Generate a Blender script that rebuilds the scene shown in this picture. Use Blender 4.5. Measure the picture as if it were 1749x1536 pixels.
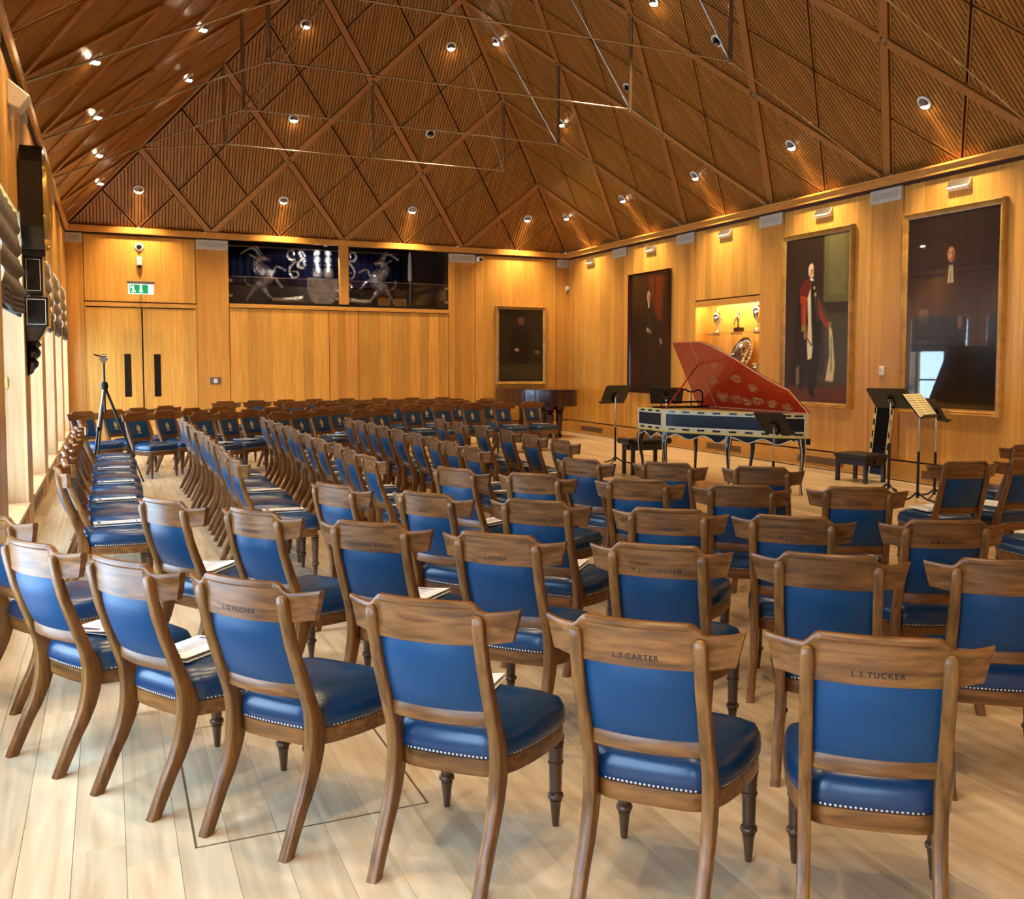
import bpy, math, random
import numpy as np
from mathutils import Vector, Matrix
random.seed(7)
PI = math.pi
def S(r, g, b):                                   # 0-255 display colour to linear
    f = lambda c: c / 12.92 if c <= .04045 else ((c + .055) / 1.055) ** 2.4
    return (f(r / 255), f(g / 255), f(b / 255), 1)
scene = bpy.context.scene
COL = scene.collection
for o in list(bpy.data.objects): bpy.data.objects.remove(o)

# ------------------------------------------------------------------ camera, world, exposure
BAY, EAVE, NBAY = 2.7088, 4.2811, 9
XL = -4 * BAY                                     # window wall plane; portrait wall is X=0, end wall is Y=0
F_PX, PX, PY = 1676.1, 997.2, 726.7
cam_d = bpy.data.cameras.new('camera'); cam = bpy.data.objects.new('camera', cam_d); COL.objects.link(cam)
yaw, pitch, roll = .4510, .0614, .0046
fwd = Vector((math.sin(yaw) * math.cos(pitch), math.cos(yaw) * math.cos(pitch), -math.sin(pitch)))
rgt = Vector((math.cos(yaw), -math.sin(yaw), 0)); upv = rgt.cross(fwd)
r2 = rgt * math.cos(roll) - upv * (-math.sin(roll)); u2 = upv * math.cos(roll) + rgt * (-math.sin(roll))
M = Matrix((r2, u2, -fwd)).transposed().to_4x4(); M.translation = Vector((-10.0906, -21.7287, 1.6))
cam.matrix_world = M
cam_d.sensor_fit = 'HORIZONTAL'; cam_d.sensor_width = 36; cam_d.lens = F_PX / 1749 * 36
cam_d.shift_x = (874.5 - PX) / 1749; cam_d.shift_y = (PY - 768) / 1749
cam_d.clip_start = .05; cam_d.clip_end = 200
scene.camera = cam
world = bpy.data.worlds.new('world'); scene.world = world; world.use_nodes = True
WORLD_STRENGTH, LAMP_WALL, LAMP_DOWN = 8.5, 200, 230
wb = world.node_tree.nodes['Background']; wb.inputs[0].default_value = (.50, .74, 1.0, 1); wb.inputs[1].default_value = WORLD_STRENGTH
vs = scene.view_settings; vs.view_transform = 'Standard'; vs.look = 'None'; vs.gamma = 1; vs.use_curve_mapping = False
vs.exposure = 0.55
cy_ = scene.cycles; cy_.max_bounces = 4; cy_.diffuse_bounces = 3; cy_.glossy_bounces = 3; cy_.transmission_bounces = 4; cy_.transparent_max_bounces = 8

# ------------------------------------------------------------------ materials
def nt(name):
    m = bpy.data.materials.new(name); m.use_nodes = True
    return m, m.node_tree.nodes, m.node_tree.links, m.node_tree.nodes['Principled BSDF']
def setp(b, rough=.5, metal=0, spec=.5, coat=0, coatr=.1):
    b.inputs['Roughness'].default_value = rough; b.inputs['Metallic'].default_value = metal
    b.inputs['Specular IOR Level'].default_value = spec
    b.inputs['Coat Weight'].default_value = coat; b.inputs['Coat Roughness'].default_value = coatr
def plain(name, col, rough=.5, metal=0, spec=.5, coat=0, noise=.12, nscale=12, emit=0):
    m, N, L, b = nt(name); setp(b, rough, metal, spec, coat)
    tc = N.new('ShaderNodeTexCoord'); nz = N.new('ShaderNodeTexNoise'); nz.inputs['Scale'].default_value = nscale; nz.inputs['Detail'].default_value = 4
    L.new(tc.outputs['Object'], nz.inputs['Vector'])
    mx = N.new('ShaderNodeMixRGB'); mx.inputs[1].default_value = tuple(c * (1 - noise) for c in col[:3]) + (1,)
    mx.inputs[2].default_value = tuple(min(1, c * (1 + noise)) for c in col[:3]) + (1,)
    L.new(nz.outputs['Fac'], mx.inputs[0]); L.new(mx.outputs[0], b.inputs['Base Color'])
    if emit:
        b.inputs['Emission Color'].default_value = col; b.inputs['Emission Strength'].default_value = emit; m.cycles.emission_sampling = 'NONE'
    return m
def wood(name, c1, c2, scale=(4, 40, 40), rough=.35, coords='Object', stripes=0, rnd=0, bump=.05, coat=0, island=False, spec=.5):
    m, N, L, b = nt(name); setp(b, rough, 0, spec, coat)
    tc = N.new('ShaderNodeTexCoord'); geo = N.new('ShaderNodeNewGeometry')
    src = geo.outputs['Position'] if coords == 'World' else tc.outputs['Object']
    mp = N.new('ShaderNodeVectorMath'); mp.operation = 'MULTIPLY'; mp.inputs[1].default_value = scale; L.new(src, mp.inputs[0])
    oi = N.new('ShaderNodeObjectInfo'); rsrc = geo.outputs['Random Per Island'] if island else oi.outputs['Random']
    nz = N.new('ShaderNodeTexNoise'); nz.noise_dimensions = '4D'; nz.inputs['Scale'].default_value = 1; nz.inputs['Detail'].default_value = 4; nz.inputs['Distortion'].default_value = .6
    mw = N.new('ShaderNodeMath'); mw.operation = 'MULTIPLY'; mw.inputs[1].default_value = 37 if rnd else 0; L.new(rsrc, mw.inputs[0])
    L.new(mp.outputs[0], nz.inputs['Vector']); L.new(mw.outputs[0], nz.inputs['W'])
    rp = N.new('ShaderNodeValToRGB'); rp.color_ramp.elements[0].position = .3; rp.color_ramp.elements[0].color = c1
    rp.color_ramp.elements[1].position = .72; rp.color_ramp.elements[1].color = c2
    L.new(nz.outputs['Fac'], rp.inputs[0]); out = rp.outputs[0]
    def tone(val, lo, hi, out):
        mr = N.new('ShaderNodeMapRange'); mr.inputs['To Min'].default_value = lo; mr.inputs['To Max'].default_value = hi; L.new(val, mr.inputs[0])
        hs = N.new('ShaderNodeHueSaturation'); L.new(mr.outputs[0], hs.inputs['Value']); L.new(out, hs.inputs['Color']); return hs.outputs[0]
    if rnd: out = tone(rsrc, 1 - rnd, 1 + rnd, out)
    if stripes:
        sp = N.new('ShaderNodeSeparateXYZ'); L.new(geo.outputs['Position'], sp.inputs[0])
        ad = N.new('ShaderNodeMath'); L.new(sp.outputs[0], ad.inputs[0]); L.new(sp.outputs[1], ad.inputs[1])
        vo = N.new('ShaderNodeTexVoronoi'); vo.voronoi_dimensions = '1D'; vo.inputs['Scale'].default_value = stripes; L.new(ad.outputs[0], vo.inputs['W'])
        se = N.new('ShaderNodeSeparateColor'); L.new(vo.outputs['Color'], se.inputs[0])
        out = tone(se.outputs[0], .80, 1.16, out)
    L.new(out, b.inputs['Base Color'])
    if bump:
        bp = N.new('ShaderNodeBump'); bp.inputs['Strength'].default_value = bump; bp.inputs['Distance'].default_value = .004
        L.new(nz.outputs['Fac'], bp.inputs['Height']); L.new(bp.outputs[0], b.inputs['Normal'])
    return m
def leather(name, col, rough=.40, spec=.30):
    m, N, L, b = nt(name); setp(b, rough, 0, spec, 0, .25)
    tc = N.new('ShaderNodeTexCoord'); oi = N.new('ShaderNodeObjectInfo')
    n1 = N.new('ShaderNodeTexNoise'); n1.inputs['Scale'].default_value = 7; n1.inputs['Detail'].default_value = 5; L.new(tc.outputs['Object'], n1.inputs['Vector'])
    mx = N.new('ShaderNodeMixRGB'); mx.inputs[1].default_value = tuple(c * .8 for c in col[:3]) + (1,); mx.inputs[2].default_value = tuple(c * 1.2 for c in col[:3]) + (1,)
    L.new(n1.outputs['Fac'], mx.inputs[0])
    hs = N.new('ShaderNodeHueSaturation'); mr = N.new('ShaderNodeMapRange'); mr.inputs['To Min'].default_value = .85; mr.inputs['To Max'].default_value = 1.12
    L.new(oi.outputs['Random'], mr.inputs[0]); L.new(mr.outputs[0], hs.inputs['Value']); L.new(mx.outputs[0], hs.inputs['Color']); L.new(hs.outputs[0], b.inputs['Base Color'])
    n2 = N.new('ShaderNodeTexVoronoi'); n2.inputs['Scale'].default_value = 260; L.new(tc.outputs['Object'], n2.inputs['Vector'])
    bp = N.new('ShaderNodeBump'); bp.inputs['Strength'].default_value = .12; bp.inputs['Distance'].default_value = .001; L.new(n2.outputs['Distance'], bp.inputs['Height'])
    b2 = N.new('ShaderNodeBump'); b2.inputs['Strength'].default_value = .25; b2.inputs['Distance'].default_value = .006
    L.new(n1.outputs['Fac'], b2.inputs['Height']); L.new(bp.outputs[0], b2.inputs['Normal']); L.new(b2.outputs[0], b.inputs['Normal'])
    return m
def clear(name, tint=(1, 1, 1, 1), rough=.02, base=.04, milk=0):
    m, N, L, b = nt(name); N.remove(b); out = N['Material Output']
    t = N.new('ShaderNodeBsdfTransparent'); t.inputs[0].default_value = tint; g = N.new('ShaderNodeBsdfGlossy'); g.inputs['Roughness'].default_value = rough
    lw = N.new('ShaderNodeLayerWeight'); lw.inputs[0].default_value = .5; pw = N.new('ShaderNodeMath'); pw.operation = 'POWER'; pw.inputs[1].default_value = 5; L.new(lw.outputs['Facing'], pw.inputs[0])
    ad = N.new('ShaderNodeMath'); ad.operation = 'MULTIPLY_ADD'; ad.use_clamp = True; ad.inputs[1].default_value = 1 - base; ad.inputs[2].default_value = base; L.new(pw.outputs[0], ad.inputs[0])
    src = t.outputs[0]
    if milk:
        tc = N.new('ShaderNodeTexCoord'); nz = N.new('ShaderNodeTexNoise'); nz.inputs['Scale'].default_value = 22; L.new(tc.outputs['Object'], nz.inputs['Vector']); bp = N.new('ShaderNodeBump'); bp.inputs['Strength'].default_value = 1; bp.inputs['Distance'].default_value = .03; L.new(nz.outputs['Fac'], bp.inputs['Height']); L.new(bp.outputs[0], g.inputs['Normal'])
    if milk:
        d = N.new('ShaderNodeBsdfDiffuse'); d.inputs[0].default_value = (.85, .87, .9, 1); mm = N.new('ShaderNodeMixShader'); mm.inputs[0].default_value = milk; L.new(t.outputs[0], mm.inputs[1]); L.new(d.outputs[0], mm.inputs[2]); src = mm.outputs[0]
    mx = N.new('ShaderNodeMixShader'); L.new(ad.outputs[0], mx.inputs[0]); L.new(src, mx.inputs[1]); L.new(g.outputs[0], mx.inputs[2]); L.new(mx.outputs[0], out.inputs[0])
    return m
def painted(name, rough=.3, coat=0):
    m, N, L, b = nt(name); setp(b, rough, 0, .5, coat, .015)
    a = N.new('ShaderNodeAttribute'); a.attribute_name = 'paint'; L.new(a.outputs['Color'], b.inputs['Base Color']); return m
OAK1, OAK2 = S(198, 138, 54), S(222, 166, 80)
M_OAK = wood('oak_veneer', OAK1, OAK2, (22, 22, 1.1), .38, 'World', 4.6, 0, .03)
M_OAKP = wood('oak_pilaster', S(188, 128, 50), S(208, 150, 72), (22, 22, 1.1), .38, 'World', 5.2, 0, .03)
M_OAKT = wood('oak_trim', S(192, 132, 54), S(212, 156, 76), (6, 6, 30), .35, 'World', 0, 0, .03)
M_OAKL = wood('pale_oak', S(188, 144, 94), S(210, 168, 118), (20, 20, 1.4), .4, 'World', 5, 0, .03)
M_SLAT = wood('cedar_slat', S(134, 85, 33), S(164, 109, 46), (26, 1.6, 26), .34, 'Object', 0, .10, .04, island=True)
M_BEAM = wood('cedar_rafter', S(140, 88, 38), S(164, 108, 52), (26, 26, 26), .36, 'World', 0, .06, .03)
M_SLATGAP = plain('slat_gap', S(74, 40, 18), .8)
M_DARKGAP = plain('dark_gap', S(58, 30, 18), .8)
M_PLANK = wood('oak_plank', S(186, 160, 124), S(218, 198, 166), (16, 1.3, 8), .24, 'Object', 0, .13, .04)
M_PLANK2 = wood('oak_planks_far', S(186, 160, 124), S(218, 198, 166), (16, 1.3, 8), .24, 'Object', 0, .13, .04, island=True)
M_RAIL = wood('mahogany_rail', S(80, 48, 21), S(144, 94, 46), (5, 30, 46), .33, 'Object', 0, .14, .05, spec=.42)
M_POST = wood('mahogany_post', S(84, 52, 23), S(144, 97, 48), (46, 30, 5), .33, 'Object', 0, .14, .05, spec=.42)
M_TURN = wood('dark_turned_leg', S(62, 40, 24), S(92, 62, 38), (46, 46, 5), .3, 'Object', 0, .1, .03, coat=.3)
M_BLUE = leather('blue_leather', S(8, 60, 99))
M_SEAT = leather('blue_seat_leather', S(8, 52, 90), .27, .55)
M_NAIL = plain('nail_heads', S(215, 205, 190), .25, .9)
M_GOLD = plain('gilt', S(206, 168, 92), .38, .75)
M_GILT = wood('gilt_frame', S(156, 108, 46), S(196, 148, 70), (6, 6, 6), .34, 'World', 0, 0, .02)
M_CRESTGOLD = plain('crest_gold', S(196, 176, 128), .45, .3)
M_INK = plain('stamped_ink', S(30, 18, 12), .7)
M_BLACK = plain('black_lacquer', S(16, 14, 14), .22, 0, .5, .3)
M_BLACKM = plain('black_metal', S(22, 21, 20), .4, .3)
M_BLACKSAT = plain('black_vinyl', S(20, 20, 20), .42)
M_STEEL = plain('brushed_steel', S(172, 166, 156), .3, .9)
M_BRONZE = plain('dark_steel', S(128, 104, 74), .34, .5)
M_CHROME = plain('silver', S(226, 222, 214), .14, 1)
M_WHITE = plain('white_plastic', S(226, 224, 216), .45)
M_GREY = plain('grey_plate', S(190, 184, 172), .5)
M_GREY2 = plain('grey_mesh', S(174, 166, 152), .6)
M_LENS = plain('frosted_lens', S(235, 232, 222), .3)
M_PAPER = plain('paper', S(240, 240, 238), .6, noise=.02)
M_SHEET = plain('sheet_music_paper', S(232, 222, 176), .6, noise=.03)
M_GLASS = clear('pane_glass')
M_CRYSTAL = clear('sculpted_glass', (.80, .82, .84, 1), .10, .30, .035)
M_RED = plain('vermilion_lacquer', S(176, 44, 18), .16, 0, .5, .5, .10, 5)
M_REDLINE = plain('pink_gold_line', S(232, 140, 92), .35)
M_MARBLE = plain('marbled_cream', S(222, 204, 146), .35, 0, .5, 0, .28, 26)
M_YELLOW = plain('yellow_moulding', S(226, 196, 88), .35)
M_CREAM = plain('cream_line', S(236, 226, 200), .4)
M_NAVY = plain('navy_panel', S(8, 9, 16), .3, 0, .25, 0)
M_ROSEWOOD = wood('rosewood', S(34, 12, 12), S(60, 24, 20), (6, 30, 30), .16, 'World', 0, 0, .0, coat=.5)
M_CURTAIN = plain('blue_curtain', S(7, 11, 58), .9, noise=.04)
M_RECESS = plain('dark_brown_recess', S(50, 29, 15), .6)
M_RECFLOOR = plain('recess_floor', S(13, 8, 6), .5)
M_BLIND = plain('grey_blind', S(120, 112, 104), .8, noise=.3, nscale=40)
M_BLIND2 = plain('blind_band', S(74, 66, 62), .8)
M_GREEN = plain('exit_green', S(0, 140, 84), .4, emit=.5)
M_EXITW = plain('exit_white', S(235, 255, 245), .4, emit=.5)
M_GRILLE = plain('bronze_grille', S(110, 76, 42), .5)
M_BULB = plain('lit_lamp', (1, .80, .52, 1), .4, emit=90, noise=0)
M_BULBOFF = plain('unlit_lamp', S(120, 110, 96), .3)
M_PORT = painted('oil_paint', .32)
M_PORTG = painted('oil_paint_glazed', .3, 1.0)

# ------------------------------------------------------------------ mesh builder
class MB:
    def __init__(s): s.v = []; s.f = []; s.m = []; s.cur = 0
    def poly(s, pts):
        b = len(s.v); s.v += [tuple(p) for p in pts]; s.f.append(tuple(range(b, b + len(pts)))); s.m.append(s.cur)
    def _f(s, idx): s.f.append(tuple(idx)); s.m.append(s.cur)
    def box(s, x0, x1, y0, y1, z0, z1):
        b = len(s.v); s.v += [(x, y, z) for z in (z0, z1) for y in (y0, y1) for x in (x0, x1)]
        for q in ((0, 2, 3, 1), (4, 5, 7, 6), (0, 1, 5, 4), (2, 6, 7, 3), (0, 4, 6, 2), (1, 3, 7, 5)): s._f([b + i for i in q])
        return s
    def prism(s, pts, ext):                        # closed polygon of 3D points, extruded by a vector
        n = len(pts); b = len(s.v); e = Vector(ext)
        s.v += [tuple(Vector(p)) for p in pts] + [tuple(Vector(p) + e) for p in pts]
        s._f([b + i for i in range(n)][::-1]); s._f([b + n + i for i in range(n)])
        for i in range(n): j = (i + 1) % n; s._f([b + i, b + j, b + n + j, b + n + i])
        return s
    def loft(s, rings, closed=True, caps=True):
        b = len(s.v); n = len(rings[0])
        for r in rings: s.v += [tuple(p) for p in r]
        for k in range(len(rings) - 1):
            for i in range(n if closed else n - 1):
                j = (i + 1) % n; s._f([b + k * n + i, b + k * n + j, b + (k + 1) * n + j, b + (k + 1) * n + i])
        if caps and closed:
            s._f([b + i for i in range(n)][::-1]); s._f([b + (len(rings) - 1) * n + i for i in range(n)])
        return s
    def tube(s, path, rad, n=8, ry=None):
        path = [Vector(p) for p in path]; rings = []
        rr = rad if isinstance(rad, (list, tuple)) else [rad] * len(path)
        ref = None
        for i, p in enumerate(path):
            d = (path[min(i + 1, len(path) - 1)] - path[max(i - 1, 0)]).normalized()
            if ref is None: ref = Vector((0, 0, 1)) if abs(d.z) < .9 else Vector((1, 0, 0))
            a = (ref - d * ref.dot(d)); a = a.normalized() if a.length > 1e-6 else d.orthogonal().normalized(); ref = a; c = d.cross(a)
            rings.append([p + a * rr[i] * math.cos(t) + c * rr[i] * (ry or 1) * math.sin(t) for t in [2 * PI * k / n for k in range(n)]])
        return s.loft(rings)
    def lathe(s, prof, c=(0, 0, 0), n=14, axis=Vector((0, 0, 1))):
        axis = Vector(axis).normalized(); a = axis.orthogonal().normalized(); b2 = axis.cross(a); c = Vector(c)
        return s.loft([[c + axis * z + (a * math.cos(t) + b2 * math.sin(t)) * max(r, 1e-4) for t in [2 * PI * k / n for k in range(n)]] for r, z in prof])
    def mesh(s, name, mats, origin=(0, 0, 0), smooth=None):
        me = bpy.data.meshes.new(name); o = Vector(origin)
        me.from_pydata([tuple(Vector(p) - o) for p in s.v], [], s.f)
        for m in (mats if isinstance(mats, (list, tuple)) else [mats]): me.materials.append(m)
        if any(s.m): me.polygons.foreach_set('material_index', s.m)
        if smooth:
            me.polygons.foreach_set('use_smooth', [True] * len(me.polygons)); me.set_sharp_from_angle(angle=math.radians(smooth))
        me.update(); return me
def link(name, data, parent=None, loc=None):
    o = bpy.data.objects.new(name, data); COL.objects.link(o)
    if parent: o.parent = parent
    if loc is not None: o.location = loc
    return o
def wloc(o):
    v = Vector((0, 0, 0))
    while o: v += o.location; o = o.parent
    return v
def part(name, mb, mat, parent=None, smooth=None, bevel=0, kind=None):   # mb is in world coordinates
    org = wloc(parent) if parent else Vector((0, 0, 0))
    o = link(name, mb.mesh(name, mat, org, smooth), parent)
    if bevel:
        bv = o.modifiers.new('bevel', 'BEVEL'); bv.width = bevel; bv.segments = 2; bv.limit_method = 'ANGLE'; bv.angle_limit = math.radians(40)
    if kind: o['kind'] = kind
    return o
def thing(name, label, cat, loc=(0, 0, 0), rz=0, group=None, kind=None):
    o = link(name, None, None, loc); o.rotation_euler = (0, 0, rz); o.empty_display_size = .1
    if label: o['label'] = label
    if cat: o['category'] = cat
    if group: o['group'] = group
    if kind: o['kind'] = kind
    return o
def struct(name, label, cat=None): return thing(name, label, cat or name.split('_')[0], kind='structure')
def bx(*a): return MB().box(*a)
def smoothpts(pts, it=2, closed=False):
    for _ in range(it):
        o = []; n = len(pts)
        for i in range(n if closed else n - 1):
            p, q = Vector(pts[i]), Vector(pts[(i + 1) % n]); o += [p * .75 + q * .25, p * .25 + q * .75]
        pts = o if closed else [Vector(pts[0])] + o + [Vector(pts[-1])]
    return pts
ORD = ['first', 'second', 'third', 'fourth', 'fifth', 'sixth', 'seventh', 'eighth', 'ninth', 'tenth', 'eleventh', 'twelfth', 'thirteenth']
# ------------------------------------------------------------------ floor: oak planks running along the room
def project(p):
    d = Vector(p) - M.translation; z = d.dot(fwd)
    if z < .1: return None
    return PX + d.dot(r2) / z * F_PX, PY - d.dot(u2) / z * F_PX, z
floor = struct('floor', 'pale oak plank floor running the length of the hall', 'floor')
part('subfloor', bx(XL - .3, .05, -NBAY * BAY, .05, -.06, -.022), M_DARKGAP, floor)
PW = .1564; LENS = [1.7, 2.05, 2.3, 1.5]; planks = []
x = XL - .02; ci = 0
while x < 0:
    y = -NBAY * BAY - random.random() * 1.5
    while y < 0:
        l = random.randrange(4); y1 = y + LENS[l]
        planks.append((min(x + PW, .0) - PW / 2, (y + y1) / 2, l)); y = y1
    x += PW; ci += 1
def pscore(p):
    q = [project((p[0], p[1] + dy, 0)) for dy in (-.8, 0, .8)]
    if any(a and -150 < a[0] < 1900 and 600 < a[1] < 1680 for a in q): return min(a[2] for a in q if a)
    return 1e3 + p[0]
planks.sort(key=pscore)
pmesh = []
for l in LENS:
    w, h = PW / 2 - .0006, l / 2 - .0006
    mb = MB(); mb.loft([[(-w, -h, -.02), (w, -h, -.02), (w, h, -.02), (-w, h, -.02)], [(-w, -h, -.0008), (w, -h, -.0008), (w, h, -.0008), (-w, h, -.0008)], [(-w + .0009, -h + .0009, 0), (w - .0009, -h + .0009, 0), (w - .0009, h - .0009, 0), (-w + .0009, h - .0009, 0)]])
    pmesh.append(mb.mesh('plank', M_PLANK))
for X, Y, l in planks[:298]: link('plank', pmesh[l], floor, (X, Y, 0))
mb = MB()
for X, Y, l in planks[298:]:
    if Y + LENS[l] / 2 > .06: y1 = min(.05, Y + LENS[l] / 2)
    else: y1 = Y + LENS[l] / 2 - .0012
    mb.box(X - PW / 2 + .0012, X + PW / 2 - .0012, Y - LENS[l] / 2 + .0012, y1, -.02, 0)
part('plank_field', mb, M_PLANK2, floor, kind='stuff')
# thin metal trim of the floor hatch among the near chairs
hatch = thing('floor_hatch', 'dark thin-edged access hatch set flush in floorboards', 'hatch', (-9.45, -17.75, 0))
for a in ((-9.86, -9.08, -18.34, -18.332), (-9.86, -9.08, -17.2, -17.192), (-9.868, -9.86, -18.34, -17.192), (-9.08, -9.072, -18.34, -17.192)):
    part('edge_trim', bx(*a, -.004, .0006), M_BRONZE, hatch)

# ------------------------------------------------------------------ walls
ZP, ZT = .27, 4.13                                 # panel bottom, panel top
def panel_x(parent, x0, y0, y1, z0, z1, mat, t=.03, side=1, name='panel'):   # a board facing -X (side=1) or +X (side=-1)
    g = .006; a, b = sorted((x0, x0 + side * t))
    return part(name, bx(a, b, min(y0, y1) + g, max(y0, y1) - g, z0 + g, z1 - g), mat, parent, bevel=.003)
def panel_y(parent, y0, x0, x1, z0, z1, mat, t=.03, name='panel'):
    g = .006
    return part(name, bx(min(x0, x1) + g, max(x0, x1) - g, y0, y0 + t, z0 + g, z1 - g), mat, parent, bevel=.003)
wr = struct('wall_right', 'oak panelled portrait wall with narrow pilasters between broad panels', 'wall')
mb = MB(); mb.box(.03, .10, -NBAY * BAY, -7.815, 0, EAVE); mb.box(.03, .10, -5.745, .1, 0, EAVE); mb.box(.03, .10, -7.815, -5.745, 2.80, EAVE); mb.box(.03, .10, -7.815, -5.745, 0, 1.22)
part('backing', mb, M_DARKGAP, wr)
for k in range(NBAY):
    yc = -k * BAY
    panel_x(wr, -.012, yc + (.32 if k else 0), yc - .32, ZP, ZT, M_OAKP, .042)
    a, b = yc - .32, yc - BAY + .32
    if k == 2:
        panel_x(wr, 0, a, b, 2.80, ZT, M_OAK); panel_x(wr, 0, a, b, ZP, 1.22, M_OAK)
    else: panel_x(wr, 0, a, b, ZP, ZT, M_OAK)
panel_x(wr, -.012, -NBAY * BAY + .3, -NBAY * BAY, ZP, ZT, M_OAKP, .042)
br = struct('baseboard_right', 'oak plinth board with bronze heating grilles under the portraits', 'baseboard')
part('plinth', bx(-.02, .03, -NBAY * BAY, 0, 0, .25), M_OAKT, br, bevel=.004)
for k in range(9):
    yc = -(k + .5) * BAY
    g = part('vent_grille', bx(-.026, -.019, yc - .55, yc + .55, .06, .17), M_GRILLE, br)
    mb = MB()
    for i in range(40): mb.box(-.028, -.0255, yc - .54 + i * .0272, yc - .54 + i * .0272 + .012, .066, .164)
    part('grille_bars', mb, M_BRONZE, g, kind='stuff')
tr = struct('trim_1', 'oak eaves beam running along the top of portrait wall', 'trim')
part('beam', bx(-.10, .03, -NBAY * BAY, -.10, 4.16, 4.285), M_OAKT, tr, bevel=.008); part('shadow_gap', bx(-.06, .03, -NBAY * BAY, -.06, 4.13, 4.16), M_DARKGAP, tr)
part('ledge', bx(-.16, -.09, -NBAY * BAY, -.10, 4.245, 4.275), M_OAKT, tr, bevel=.006)
# the lit niche
ni = struct('trim_2', 'lit oak display niche let into the portrait wall', 'niche')
part('niche_back', bx(.36, .39, -7.83, -5.73, 1.2, 2.82), M_OAK, ni)
part('niche_side', bx(-.004, .38, -5.757, -5.735, 1.2, 2.82), M_OAK, ni); part('niche_side', bx(-.004, .38, -7.825, -7.803, 1.2, 2.82), M_OAK, ni)
part('niche_floor', bx(0, .38, -7.83, -5.73, 1.19, 1.225), M_OAKT, ni); part('niche_top', bx(0, .38, -7.83, -5.73, 2.795, 2.83), M_OAKT, ni)
part('pelmet', bx(-.006, .03, -7.81, -5.75, 2.70, 2.80), M_OAKT, ni)
# window wall
wl = struct('wall_left', 'pale oak window wall with tall recessed windows between pilasters', 'wall')
part('backing', bx(XL - .34, XL - .02, -NBAY * BAY, .1, 2.98, EAVE), M_DARKGAP, wl)
for k in range(NBAY + 1):
    yc = -k * BAY; a = min(0, yc + .32); b = max(-NBAY * BAY, yc - .32)
    part('pilaster', bx(XL - .34, XL + .045, b + .004, a - .004, 0, ZT), M_OAKL, wl, bevel=.004)
for k in range(NBAY):
    a, b = -k * BAY - .32, -(k + 1) * BAY + .32
    panel_x(wl, XL + .03, b, a, 2.98, ZT, M_OAK, .05, -1)
    part('sill', bx(XL - .30, XL + .06, b, a, .25, .28), M_OAKL, wl, bevel=.006)
    part('plinth', bx(XL - .30, XL + .03, b, a, 0, .25), M_OAKL, wl)
    g = part('vent_grille', bx(XL + .028, XL + .034, b + .3, a - .3, .06, .17), M_GRILLE, wl)
    w = struct('window_%d' % (k + 1), 'tall wooden-framed window, %s along from the double doors' % ORD[k], 'window')
    xg = XL - .24
    mb = MB(); mb.box(xg - .05, xg + .03, b, b + .07, .28, 2.98); mb.box(xg - .05, xg + .03, a - .07, a, .28, 2.98); mb.box(xg - .05, xg + .03, b + .07, a - .07, 2.90, 2.98); mb.box(xg - .05, xg + .03, b + .07, a - .07, .28, .35)
    part('window_frame', mb, M_OAKL, w)
    part('transom', bx(xg - .04, xg + .02, b + .07, a - .07, 1.20, 1.25), M_BLACKM, w)
    part('mullion', bx(xg - .04, xg + .02, (a + b) / 2 - .03, (a + b) / 2 + .03, .35, 2.90), M_BLACKM, w)
    for (y0, y1) in ((b + .07, (a + b) / 2 - .03), ((a + b) / 2 + .03, a - .07)):
        for (z0, z1) in ((.35, 1.2), (1.25, 2.9)): part('pane', bx(xg - .012, xg - .006, y0, y1, z0, z1), M_GLASS, w)
    part('catch', bx(XL - .17, XL - .10, a - .012, a + .001, 1.36, 1.46), M_GOLD, w)
    pl = bpy.data.lights.new('daylight_portal', 'AREA'); pl.shape = 'RECTANGLE'; pl.size = 2.6; pl.size_y = a - b; pl.cycles.is_portal = True
    po = link('daylight_portal', pl, None, (xg - .10, (a + b) / 2, 1.6)); po.rotation_euler = (0, -PI / 2, 0)
    bl = thing('roman_blind', 'grey gathered roman blind, %s along from the double doors' % ORD[k], 'blind', (XL + .02, (a + b) / 2, 2.1), 0, 'roman blinds on the windows')
    rings = []
    for i in range(27):
        t = i / 26; z = 2.96 - t * .80; xx = XL - .01 + (.05 * abs(math.sin(t * 4.0 * PI)) * (.3 + t) + .02)
        rings.append([(xx + .012 * math.sin(9 * j / 12 * PI + i), b + .03 + (a - b - .06) * j / 12, z - .02 * math.sin(j / 12 * PI) * t) for j in range(13)])
    mb = MB(); mb.loft(rings, closed=False); part('fabric', mb, M_BLIND, bl, smooth=60)
    mb = MB()
    for i in range(3):
        z = 2.17 - i * .045; mb.tube([(XL + .04 + .012 * math.sin(j), b + .04 + (a - b - .08) * j / 10, z - .03 * math.sin(j / 10 * PI)) for j in range(11)], .03, 8)
    part('folds', mb, M_BLIND2, bl, smooth=60); part('bottom_bar', bx(XL + .01, XL + .03, b + .04, a - .04, 2.02, 2.06), M_BLIND2, bl)
tl = struct('trim_3', 'oak eaves beam running along the top of window wall', 'trim')
part('beam', bx(XL - .03, XL + .10, -NBAY * BAY, -.10, 4.16, 4.285), M_OAKT, tl, bevel=.008); part('shadow_gap', bx(XL - .03, XL + .06, -NBAY * BAY, -.06, 4.13, 4.16), M_DARKGAP, tl)
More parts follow.
